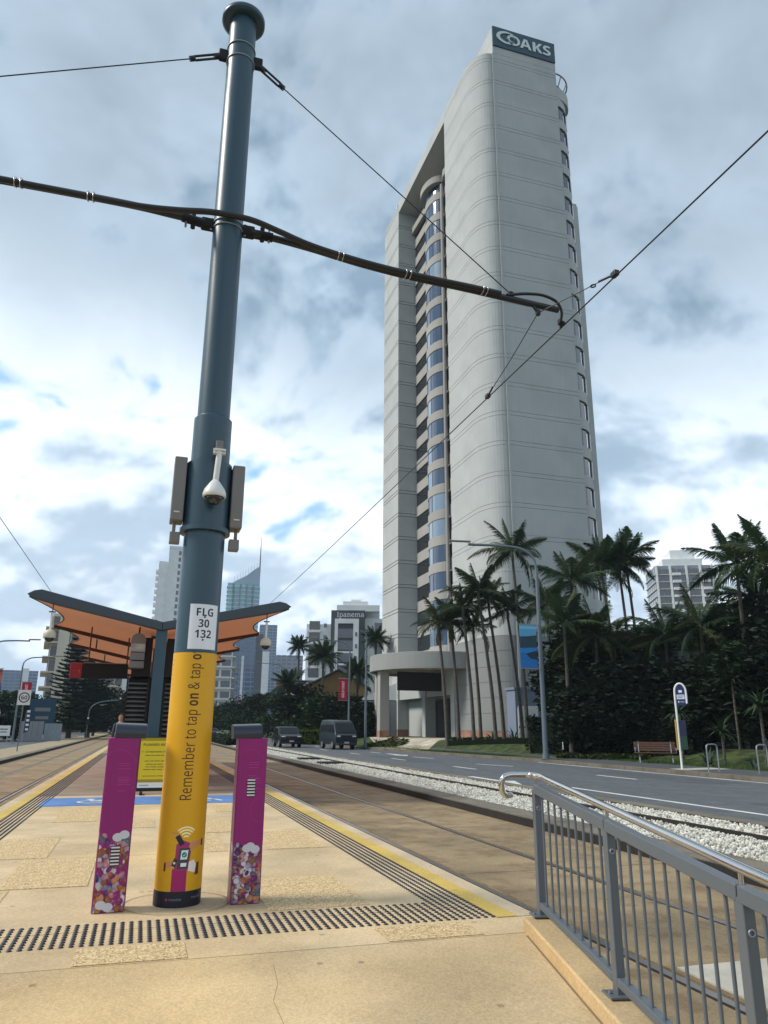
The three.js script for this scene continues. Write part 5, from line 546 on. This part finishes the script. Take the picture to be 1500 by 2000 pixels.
{ seed = 77; const cl = []; for (let i = 0; i < 60; i++) { const f = rnd(), [x, z] = f < 0.6 ? pol(rr(22.2, 28), rr(56.5, 59)) : pol(rr(30, 37), rr(41.5, 43.5)); cl.push([x, terr(x, z) + 0.12, z, 0.35, 0.16, 0.35]); } for (let i = 0; i < 26; i++) { const [x, z] = pol(rr(16, 19), rr(62, 67)); cl.push([x, terr(x, z) + 0.15, z, 0.5, 0.2, 0.5]); } const o = M('ground_cover', leafCloud(cl, 90, 0.18, 78), L.olive); o.userData = { kind: 'stuff', label: 'low leafy ground cover under the palms and hedge', category: 'ground cover' }; }
{ seed = 91; const n = 26000, g = new THREE.BufferGeometry(); g.setAttribute('position', new THREE.Float32BufferAttribute([-0.006, 0, 0, 0.006, 0, 0, 0.01, 0.07, 0.01], 3)); g.computeVertexNormals(); const im = new THREE.InstancedMesh(g, leaf(0.06, 0.10, 0.022), n), d = new THREE.Object3D(); for (let i = 0; i < n; i++) { const z = rr(-64, -18), x = xk(z) + (z > -40 ? rr(3.0, 5.2) : z > -53 ? rr(0.5, 1.6) : rr(0.4, 3)); d.position.set(x, terr(x, z) - 0.006, z); d.rotation.set(rr(-0.4, 0.4), rr(0, 6.28), 0); d.scale.setScalar(rr(0.7, 1.7)); d.updateMatrix(); im.setMatrixAt(i, d.matrix); } im.name = 'grass'; shade(im); im.userData = { kind: 'stuff', label: 'short grass on the verge beside the far kerb', category: 'grass' }; scene.add(im); }
// roadside trees behind the vehicles and on the left
for (const [az, d, w, h, mt, label] of [[4.4, 150, 9, 5.6, L.dark, 'dark tree just right of the yellow pole'], [6.2, 140, 10, 6, L.mid, 'broad tree behind the distant cars'], [8.3, 120, 10, 6.6, L.dark, 'dark tree left of the black car'], [9.8, 104, 8, 5.8, L.mid, 'tree behind the black car'], [11.3, 88, 7, 6.0, L.dark, 'dark shrub tree left of the ochre house'], [12.7, 84, 6, 4.8, L.mid, 'bushy tree before the ochre house'], [14.6, 82, 6, 5.0, L.dark, 'dark tree behind the van'], [15.9, 80, 5, 4.2, L.dark, 'low tree right of the van'], [-3.2, 130, 9, 9.5, L.dark, 'dark roadside tree under the shelter display'], [-1.2, 135, 9, 7.5, L.mid, 'roadside tree behind the standing person'], [0.4, 130, 9, 7.2, L.dark, 'roadside tree behind the louvres'], [2.6, 150, 10, 8, L.dark, 'roadside tree hidden behind the pole'], [-8.0, 98, 8, 5.6, L.mid, 'green tree behind the speed sign'], [-10.2, 92, 8, 5.2, L.dark, 'dark tree at the left edge']]) { const [x, z] = pol(az, d); tree('street_tree', label, x, z, -0.2, w, h, mt, { base: 0.08, n: 26, per: 150, leaf: 0.42, group: 'trees along the road' }); }
function pine(label, x, z, h, r) { seed = Math.round(h * 100); const t = thing('norfolk_pine', label, 'tree', [x, -0.2, z]); M('trunk', rod([0, -0.3, 0], [0, h, 0], 0.35, 8, 0.05), m.trunk, t); const pos = []; for (let y = h * 0.1, k = 0; y < h * 0.985; y += h * 0.036, k++) { const R = r * Math.pow(1 - y / h, 0.75) * rr(0.85, 1.1) + 0.15; for (let b = 0; b < 7; b++) { const a = b * 0.897 + k * 0.5 + rr(-0.1, 0.1), c = Math.cos(a), s = Math.sin(a), n = 14; for (let i = 1; i <= n; i++) { const f = i / n, px = c * R * f, pz = s * R * f, py = y + R * 0.16 * f * f - R * 0.06 * f; for (const sd of [-1, 1, 0.4, -0.5]) { const l = 0.5 * (1.15 - f) * R * 0.5 + 0.28, tx = px + (c * 0.7 - s * sd) * l, tz = pz + (s * 0.7 + c * sd) * l, wv = 0.09; pos.push(px, py - wv, pz, px, py + wv, pz, tx, py + 0.14 + rr(-0.1, 0.1), tz); } } } } const g = new THREE.BufferGeometry(); g.setAttribute('position', new THREE.Float32BufferAttribute(pos, 3)); g.computeVertexNormals(); g.setAttribute('uv', new THREE.Float32BufferAttribute(new Float32Array(pos.length / 3 * 2), 2)); M('crown', g, L.pine, t); }
pine('large Norfolk pine left of the shelter, before the cream apartments', ...pol(-4.75, 105), 13.2, 4.3); pine('slim Norfolk pine at the left edge of the picture', ...pol(-10.1, 120), 9.6, 3.2); pine('smaller Norfolk pine right beside the large one', ...pol(-3.55, 112), 10.4, 3.6);

// ---------- street furniture ----------
function lamp(name, label, x, z, y0, h, arm, aim, o = {}) { const t = thing(name, label, 'street lamp', [x, y0, z], 0, o.group), c = Math.cos(aim), s = Math.sin(aim), r = o.r ?? 0.085; M('pole', rod([0, 0, 0], [0, h * 0.88, 0], r, 14, r * 0.62), o.mat ?? m.lampGalv, t); M('arm', tube([[0, h * 0.87, 0], [c * arm * 0.03, h * 0.93, s * arm * 0.03], [c * arm * 0.17, h * 0.975, s * arm * 0.17], [c * arm * 0.42, h * 0.992, s * arm * 0.42], [c * arm * 0.8, h, s * arm * 0.8]], r * 0.52, 30, 8), o.mat ?? m.lampGalv, t); M('lamp_head', (() => { const g = rbox(arm * 0.26, 0.09, 0.2, 0.035, arm * 0.9, 0, 0); g.rotateZ(0.05); g.rotateY(-aim); g.translate(0, h - 0.02, 0); return g; })(), m.boxGrey, t); M('base_plate', [rbox(0.4, 0.03, 0.4, 0.01, 0, 0.02, 0), cyl(r * 1.3, r * 1.2, 0.02, 0.3, 0, 0, 12)], o.mat ?? m.lampGalv, t); return t; }
const lampR = lamp('street_lamp', 'tall street lamp with curved arm in front of the hotel', 19.85, -35.7, -0.13, 11.3, 4.6, Math.PI + 0.35, { r: 0.14 });
{ const b = tag(thing('banner', 'blue beach banner on the tall street lamp', 'banner', [19.85, 0, -35.7], 0.0), 'blue beach banner on the tall street lamp', 'banner'); const t = canvasTex(256, 640, (c, w, h) => { const g = (y0, y1, col) => { c.fillStyle = col; c.fillRect(0, y0, w, y1 - y0); }; g(0, h, '#1a6fb5'); g(0, 170, '#5aa2c4'); g(20, 60, '#7fb8cf'); c.fillStyle = '#26424a'; c.beginPath(); c.moveTo(0, 190); c.lineTo(w, 150); c.lineTo(w, 330); c.lineTo(0, 350); c.closePath(); c.fill(); g(350, 420, '#2583c9'); c.fillStyle = '#14303f'; c.beginPath(); c.moveTo(80, 430); c.lineTo(w, 380); c.lineTo(w, 520); c.lineTo(150, 500); c.closePath(); c.fill(); for (let i = 0; i < 500; i++) { c.fillStyle = 'rgba(10,40,60,0.16)'; c.fillRect(hash2(i, 1, 3) * w, 180 + hash2(i, 2, 3) * 340, 12, 5); } });
  const g = new THREE.BoxGeometry(0.98, 2.25, 0.02); g.translate(-0.72, 5.55, 0.05); M('cloth', g, new THREE.MeshStandardMaterial({ map: t, roughness: 0.7 }), b); M('bracket', [rod([0, 6.7, 0.05], [-1.25, 6.7, 0.05], 0.025), rod([0, 4.4, 0.05], [-1.25, 4.4, 0.05], 0.025)], m.galv, b); }
{ const red = canvasTex(96, 256, (c, w, h) => { c.fillStyle = '#a3122c'; c.fillRect(0, 0, w, h); c.save(); c.translate(60, 230); c.rotate(-Math.PI / 2); c.fillStyle = '#f0dfe0'; c.font = 'bold 40px sans-serif'; c.fillText('GOLD COAST', 0, 0, 205); c.restore(); }), dusk = canvasTex(96, 256, (c, w, h) => { const s = ['#7c3a3c', '#b4543e', '#c8694a', '#b96a58', '#5a4a78', '#2f4a92', '#2a3f86', '#38508e']; s.forEach((k, i) => { c.fillStyle = k; c.fillRect(0, i * 32, w, 33); }); });
  const far = (az, d, h, arm, aim, label, bl, tx, side, by = 0.52) => { const [x, z] = pol(az, d); lamp('street_lamp', label, x, z, -0.15, h, arm, aim, { r: 0.11, group: 'lamps further along the road' }); if (bl) { const b = thing('banner', bl, 'banner', [x, 0, z], 0, 'lamp post banners'); const g = new THREE.BoxGeometry(0.85, 1.9, 0.02); g.translate(side * 0.6, h * by, 0.05); M('cloth', g, new THREE.MeshStandardMaterial({ map: tx, roughness: 0.7 }), b); M('bracket', [rod([0, h * by + 1, 0.05], [side * 1.1, h * by + 1, 0.05], 0.025), rod([0, h * by - 1, 0.05], [side * 1.1, h * by - 1, 0.05], 0.025)], m.galv, b); } };
  far(-10.25, 62, 7.6, 3.2, -0.3, 'lamp post with curved arm at the left edge', 'orange and blue sunset banner at the left edge', dusk, 1, 0.57); far(-8.15, 80, 7.9, 3.4, -0.3, 'lamp post with curved arm behind the speed sign', 'red lettered banner left of the large pine', red, 1, 0.55);
  far(14.75, 72, 9.6, 4.2, Math.PI + 0.25, 'lamp post with long arm before the white apartment building', 'red lettered banner before the ochre house', red, -1, 0.50); far(16.0, 62, 9.2, 0.5, Math.PI + 0.25, 'plain light pole left of the entrance canopy'); far(9.85, 112, 10.5, 4.4, Math.PI + 0.2, 'distant lamp post behind the black car', 'orange and blue banner on the distant lamp post', dusk, -1, 0.63); far(6.9, 150, 8.2, 3, 0.2, 'distant lamp post left of the black car', 'red banner above the distant cars', red, -1, 0.66); }
{ const s = thing('bus_stop_sign', 'white looped bus stop sign with navy panel at the kerb', 'bus stop sign', [20.5, -0.13, -25.75], -0.72); const y0 = 0, H = 3.25; M('frame', tube([[-0.21, 0, 0], [-0.21, 1.0, 0], [-0.21, 2.0, 0], [-0.21, 2.95, 0], [-0.19, 3.1, 0], [-0.1, 3.24, 0], [0, 3.28, 0], [0.1, 3.24, 0], [0.19, 3.1, 0], [0.21, 2.95, 0], [0.21, 2.5, 0]], 0.04, 80, 10), m.white, s);
  const t = canvasTex(256, 384, (c, w, h) => { c.fillStyle = '#1b2a5a'; c.fillRect(0, 0, w, h); c.fillStyle = '#cfd6df'; c.fillRect(20, 180, 216, 84); c.fillStyle = '#dfe6ee'; c.fillRect(80, 96, 96, 40); c.beginPath(); c.arc(100, 140, 12, 0, 7); c.arc(156, 140, 12, 0, 7); c.fill(); c.fillStyle = '#43536a'; c.fillRect(40, 200, 176, 12); c.fillRect(40, 230, 140, 12); c.fillStyle = '#aab5c6'; c.fillRect(44, 296, 40, 36); c.fillRect(110, 308, 110, 14); }); const sh = new THREE.Shape(); sh.moveTo(-0.175, 2.42); sh.lineTo(0.175, 2.42); sh.lineTo(0.175, 3.04); sh.absarc(0, 3.04, 0.175, 0, Math.PI); sh.closePath(); const g = new THREE.ExtrudeGeometry(sh, { depth: 0.03, bevelEnabled: false }), p = g.attributes.position, u = g.attributes.uv; for (let i = 0; i < p.count; i++) u.setXY(i, (p.getX(i) + 0.175) / 0.35, (p.getY(i) - 2.42) / 0.8); g.translate(0, 0, -0.015); M('panel', g, new THREE.MeshStandardMaterial({ map: t, roughness: 0.5 }), s);
  M('timetable_case', [rbox(0.26, 0.62, 0.06, 0.01, -0.04, 1.55, 0)], m.navy, s); M('timetable_foot', rbox(0.26, 0.5, 0.06, 0.01, -0.04, 0.99, 0), mat(0.015, 0.05, 0.03), s); M('yellow_strip', rbox(0.06, 1.15, 0.07, 0.01, -0.285, 1.30, 0), mat(0.5, 0.32, 0.06), s); }
for (const [x, z, r, label] of [[20.25, -24.0, 0.35, 'left galvanised bicycle hoop by the bus stop'], [21.45, -22.85, 0.35, 'right galvanised bicycle hoop at the picture edge']]) { const b = thing('bicycle_hoop', label, 'bicycle rack', [x, -0.13, z], r, 'bicycle hoops'); M('hoop', tube([[-0.36, 0, 0], [-0.36, 0.5, 0], [-0.36, 0.86, 0], [-0.33, 0.94, 0], [-0.25, 0.97, 0], [0.25, 0.97, 0], [0.33, 0.94, 0], [0.36, 0.86, 0], [0.36, 0.5, 0], [0.36, 0, 0]], 0.026, 70, 10), m.galv, b); for (const s of [-1, 1]) M('foot_flange', cyl(0.06, 0.06, 0, 0.012, s * 0.36, 0, 14), m.galv, b); }
{ const b = thing('park_bench', 'brown slatted park bench on the grass beside the bus stop', 'bench', [22.9, -0.13, -30.9], -0.55); for (let i = 0; i < 4; i++) M('seat_slat', rbox(1.85, 0.035, 0.1, 0.01, 0, 0.45, -0.18 + i * 0.12), m.wood, b); for (let i = 0; i < 4; i++) M('back_slat', (() => { const g = rbox(1.85, 0.09, 0.03, 0.01, 0, 0, 0); g.rotateX(-0.18); g.translate(0, 0.57 + i * 0.105, -0.27 - i * 0.02); return g; })(), m.wood, b); for (const s of [-0.72, 0.72]) { M('leg', [bar([s, 0, 0.24], [s, 0.43, 0.0], 0.05, 0.05), bar([s, 0, -0.32], [s, 0.43, -0.08], 0.05, 0.05), bar([s, 0.43, -0.2], [s, 0.95, -0.36], 0.045, 0.045)], m.galv, b); M('armrest', tube([[s * 1.25, 0.46, 0.16], [s * 1.25, 0.64, 0.18], [s * 1.25, 0.68, 0.05], [s * 1.25, 0.66, -0.26]], 0.02, 16, 8), m.galv, b); } }
{ const g = thing('guard_rail', 'short white rail above the dark hedge', 'rail', [...[0, 0, 0]]); const a = pol(30.2, 46.5), c = pol(32.6, 45.6); M('rail', bar([a[0], 2.08, a[1]], [c[0], 2.08, c[1]], 0.06, 0.12), m.white, g); for (const f of [0.05, 0.5, 0.95]) M('post', rod([mix(a[0], c[0], f), 0.2, mix(a[1], c[1], f)], [mix(a[0], c[0], f), 2.03, mix(a[1], c[1], f)], 0.035), m.white, g); }
{ const [x, z] = [-7.05, -51.5]; const s = thing('speed_sign', 'white sign with 60 in a black ring on the left median', 'sign', [x, -0.15, z], 0.14); M('post', rod([0, 0, 0], [0, 3.5, 0], 0.035, 10), m.lampGalv, s); const t = canvasTex(256, 320, (c, w, h) => { c.fillStyle = '#d9d2cf'; c.fillRect(0, 0, w, h); c.strokeStyle = '#20181c'; c.lineWidth = 24; c.beginPath(); c.arc(128, 160, 98, 0, 7); c.stroke(); c.fillStyle = '#1a1618'; c.font = 'bold 120px sans-serif'; c.textAlign = 'center'; c.fillText('60', 128, 204); }); const g = new THREE.BoxGeometry(0.72, 0.9, 0.02); g.translate(0, 3.15, 0.04); M('panel', g, new THREE.MeshStandardMaterial({ map: t, roughness: 0.5 }), s); }
{ // left roadside: hoarding, boards, flags
  const ho = (az0, az1, d, h, label, mt) => { const a = pol(az0, d), b = pol(az1, d); const t = thing('hoarding_panel', label, 'hoarding', [0, 0, 0], 0, 'construction hoarding'); const n = 4; for (let k = 0; k < n; k++) { const p = (f) => [mix(a[0], b[0], f), -0.14, mix(a[1], b[1], f)]; const A = p(k / n + 0.004), B = p((k + 1) / n - 0.004); M('sheet', (() => { const L0 = Math.hypot(B[0] - A[0], B[2] - A[2]), g = rbox(L0, h, 0.05, 0.01, 0, h / 2, 0); g.rotateY(-Math.atan2(B[2] - A[2], B[0] - A[0])); g.translate((A[0] + B[0]) / 2, -0.14, (A[2] + B[2]) / 2); return g; })(), mt, t); } };
  ho(-7.75, -6.35, 84, 1.9, 'pale grey construction hoarding left of the pine', m.bldGrey); ho(-6.3, -5.2, 86, 1.7, 'blue grey construction hoarding before the pine', mat(0.22, 0.27, 0.31));
  const sb = (az, d, w, h, y, label, col) => { const [x, z] = pol(az, d), t = thing('sign_board', label, 'sign board', [x, -0.14, z], 0.15); M('face', rbox(w, h, 0.06, 0.01, 0, y, 0), col, t); M('legs', [rod([-w / 3, 0, 0], [-w / 3, y, -0.06], 0.04), rod([w / 3, 0, 0], [w / 3, y, -0.06], 0.04)], m.galv, t); M('print', [rbox(w * 0.6, h * 0.12, 0.01, 0.002, 0, y + h * 0.15, 0.035), rbox(w * 0.5, h * 0.1, 0.01, 0.002, 0, y - h * 0.12, 0.035)], m.boxGrey, t); };
  sb(-8.75, 74, 1.0, 0.85, 1.05, 'small white board right of the speed sign post', m.white); sb(-9.75, 66, 0.95, 0.8, 1.25, 'small white board at the left edge', m.white); sb(-6.55, 92, 2.6, 3.2, 2.7, 'large dark blue board above the hoarding', mat(0.02, 0.06, 0.10));
  const fl = (az, d, h, label, col, c2) => { const [x, z] = pol(az, d), t = thing('feather_flag', label, 'flag', [x, -0.14, z]); M('pole', rod([0, 0, 0], [0.1, h, 0], 0.03, 8, 0.015), m.galv, t); const sh = new THREE.Shape([[0.05, 0.8], [0.5, 1.0], [0.55, h * 0.8], [0.35, h], [0.1, h]].map((p) => new THREE.Vector2(...p))); const g = new THREE.ExtrudeGeometry(sh, { depth: 0.02, bevelEnabled: false }); const f = M('cloth', g, col, t); for (let k = 0; k < 5; k++) M('print', rbox(0.26, 0.2, 0.01, 0.003, 0.3, 1.15 + k * h * 0.14, 0.028), c2, f); };
  fl(-9.6, 63, 3.0, 'white and blue feather flag at the left edge', m.white, mat(0.02, 0.12, 0.2)); fl(-7.6, 80, 2.9, 'dark feather flag with white marks before the hoarding', m.navy, m.white);
  const tl = thing('traffic_signal', 'traffic signal mast with long arm left of the shelter', 'traffic light', [...pol(-3.6, 96)].flatMap((v, i) => (i ? [-0.14, v] : [v]))); M('mast', tube([[0, 0, 0], [0, 2.6, 0], [0.15, 3.5, 0], [0.9, 4.1, 0], [2.2, 4.35, 0], [3.3, 4.45, 0]], 0.05, 40, 8), m.lampGalv, tl); M('signal_head', [rbox(0.32, 0.95, 0.2, 0.03, 3.35, 4.4, 0.1), rbox(0.3, 0.9, 0.2, 0.03, 0.02, 2.1, 0.12)], m.blackMatte, tl); for (const [x, y] of [[3.35, 4.62], [0.02, 2.35]]) M('lamp_lens', (() => { const g = new THREE.SphereGeometry(0.1, 12, 8); g.translate(x, y, 0.2); return g; })(), m.camWhite, tl);
}
// ---------- vehicles ----------
function vehicle(name, label, cat, x, z, ry, o) { // front faces +z in its own frame
  const v = thing(name, label, cat, [x, RY, z], ry), { prof, W, belt, taper, paint, glassP } = o; const tap = (g) => { const p = g.attributes.position; for (let i = 0; i < p.count; i++) { const y = p.getY(i), k = y > belt ? 1 - taper * (y - belt) : 1 - 0.05 * Math.max(0, 0.5 - y); p.setX(i, p.getX(i) * k); } g.computeVertexNormals(); return toCreasedNormals(g, 0.6); };
  const ext = (pts, w, bev = 0.06) => { const s = new THREE.Shape(pts.map((p) => new THREE.Vector2(...p))), g = new THREE.ExtrudeGeometry(s, { depth: w - 2 * bev, bevelEnabled: bev > 0, bevelSize: bev, bevelThickness: bev, bevelOffset: -bev, bevelSegments: 3 }); g.translate(0, 0, -w / 2 + bev); g.rotateY(-Math.PI / 2); return g; }; // shape x -> +z, extrusion -> x
  M('body', tap(ext(prof, W)), paint, v);
  for (const q of o.sideGlass) for (const s of [-1, 1]) { const g = ext(q, 0.02, 0); g.translate(s * (W / 2 + 0.004), 0, 0); M('side_window', tap(g), m.carGlass, v); }
  const [[wz0, wy0], [wz1, wy1]] = glassP; { const ww = W * 0.82, g = new THREE.BufferGeometry(), k = 1 - taper * (wy1 - belt); g.setAttribute('position', new THREE.Float32BufferAttribute([-ww / 2, wy0, wz0, ww / 2, wy0, wz0, ww / 2 * k, wy1, wz1, -ww / 2, wy0, wz0, ww / 2 * k, wy1, wz1, -ww / 2 * k, wy1, wz1], 3)); g.computeVertexNormals(); M('windscreen', g, m.carGlass, v); }
  for (const zz of o.axles) for (const s of [-1, 1]) { const w = M('wheel', (() => { const g = new THREE.CylinderGeometry(o.wr, o.wr, 0.21, 24); g.rotateZ(Math.PI / 2); g.translate(s * (W / 2 - 0.10), o.wr, zz); return g; })(), m.blackMatte, v); M('rim', (() => { const g = new THREE.CylinderGeometry(o.wr * 0.62, o.wr * 0.62, 0.22, 10); g.rotateZ(Math.PI / 2); g.translate(s * (W / 2 - 0.095), o.wr, zz); return g; })(), m.galv, w); }
  for (const s of [-1, 1]) { M('headlight', rbox(0.34, 0.15, 0.1, 0.04, s * (W / 2 - 0.25), o.ly, o.lz), o.lightM ?? m.camWhite, v); M('mirror', rbox(0.16, 0.14, 0.1, 0.03, s * (W / 2 + 0.09), belt + 0.1, o.mz), paint, v); }
  M('grille', rbox(W * 0.5, 0.16, 0.05, 0.02, 0, o.ly - 0.02, o.lz + 0.06), m.blackMatte, v); M('bumper', rbox(W * 0.94, 0.2, 0.16, 0.05, 0, 0.42, o.lz + 0.04), o.bump ?? m.blackMatte, v); M('bonnet_trim', rbox(W * 0.8, 0.03, 0.03, 0.01, 0, o.ly + 0.12, o.lz + 0.07), m.galv, v); M('number_plate', rbox(0.37, 0.12, 0.02, 0.005, 0, 0.52, o.lz + 0.14), mat(0.5, 0.42, 0.42), v); return v; }
const carPaint = (r, g, b) => new THREE.MeshPhysicalMaterial({ color: C(r, g, b), roughness: 0.4, metalness: 0, specularIntensity: 0.4, clearcoat: 0.22, clearcoatRoughness: 0.08 });
vehicle('car', 'black sport utility car coming along the right road', 'car', 11.95, -66, 0.0, { W: 1.82, belt: 1.02, taper: 0.22, paint: carPaint(0.006, 0.006, 0.009), prof: [[-2.1, 0.32], [2.12, 0.32], [2.2, 0.55], [2.14, 0.86], [1.85, 1.0], [1.0, 1.1], [0.35, 1.6], [0.05, 1.68], [-1.5, 1.66], [-1.95, 1.3], [-2.15, 0.95], [-2.18, 0.5]], glassP: [[1.0, 1.13], [0.36, 1.6]], sideGlass: [[[0.8, 1.12], [0.25, 1.52], [-0.45, 1.55], [-0.45, 1.1]], [[-0.55, 1.1], [-0.55, 1.55], [-1.4, 1.52], [-1.7, 1.2]]], axles: [1.35, -1.35], wr: 0.36, ly: 0.84, lz: 2.08, mz: 0.85 });
vehicle('van', 'dark grey high-roofed van coming along the kerb lane', 'van', 15.0, -60.3, 0.06, { W: 1.76, belt: 1.22, taper: 0.13, paint: carPaint(0.014, 0.022, 0.028), prof: [[-2.25, 0.36], [2.2, 0.36], [2.3, 0.6], [2.26, 1.05], [2.1, 1.22], [1.5, 1.95], [1.2, 2.12], [0.4, 2.22], [-1.9, 2.22], [-2.2, 2.05], [-2.28, 1.2], [-2.3, 0.6]], glassP: [[2.1, 1.26], [1.52, 1.95]], sideGlass: [[[1.75, 1.3], [1.3, 1.82], [0.85, 1.84], [0.85, 1.3]], [[0.7, 1.3], [0.7, 1.84], [-0.7, 1.84], [-0.7, 1.3]], [[-0.85, 1.3], [-0.85, 1.84], [-2.0, 1.8], [-2.0, 1.3]]], axles: [1.35, -1.45], wr: 0.34, ly: 0.98, lz: 2.22, mz: 1.7, bump: mat(0.03, 0.035, 0.04) });
vehicle('car', 'dark car far along the right road, beside the yellow pole', 'car', 10.95, -128, 0.0, { W: 1.8, belt: 0.95, taper: 0.25, paint: carPaint(0.02, 0.022, 0.03), prof: [[-2.15, 0.3], [2.15, 0.3], [2.2, 0.6], [2.05, 0.82], [1.1, 0.95], [0.45, 1.42], [-1.0, 1.45], [-1.8, 1.05], [-2.15, 0.95], [-2.2, 0.5]], glassP: [[1.1, 0.98], [0.46, 1.41]], sideGlass: [[[0.9, 0.98], [0.35, 1.35], [-0.9, 1.36], [-1.5, 1.0]]], axles: [1.35, -1.35], wr: 0.33, ly: 0.7, lz: 2.1, mz: 0.8 });
vehicle('van', 'white van behind the distant dark car', 'van', 12.4, -150, 0.0, { W: 1.8, belt: 1.2, taper: 0.13, paint: carPaint(0.6, 0.6, 0.6), prof: [[-2.3, 0.36], [2.25, 0.36], [2.3, 0.9], [2.0, 1.2], [1.4, 1.9], [1.1, 2.05], [-2.1, 2.05], [-2.3, 1.2]], glassP: [[2.0, 1.24], [1.42, 1.88]], sideGlass: [[[1.6, 1.28], [1.2, 1.75], [0.8, 1.77], [0.8, 1.28]]], axles: [1.4, -1.5], wr: 0.34, ly: 0.85, lz: 2.25, mz: 1.6 });

renderer.render(scene, camera);
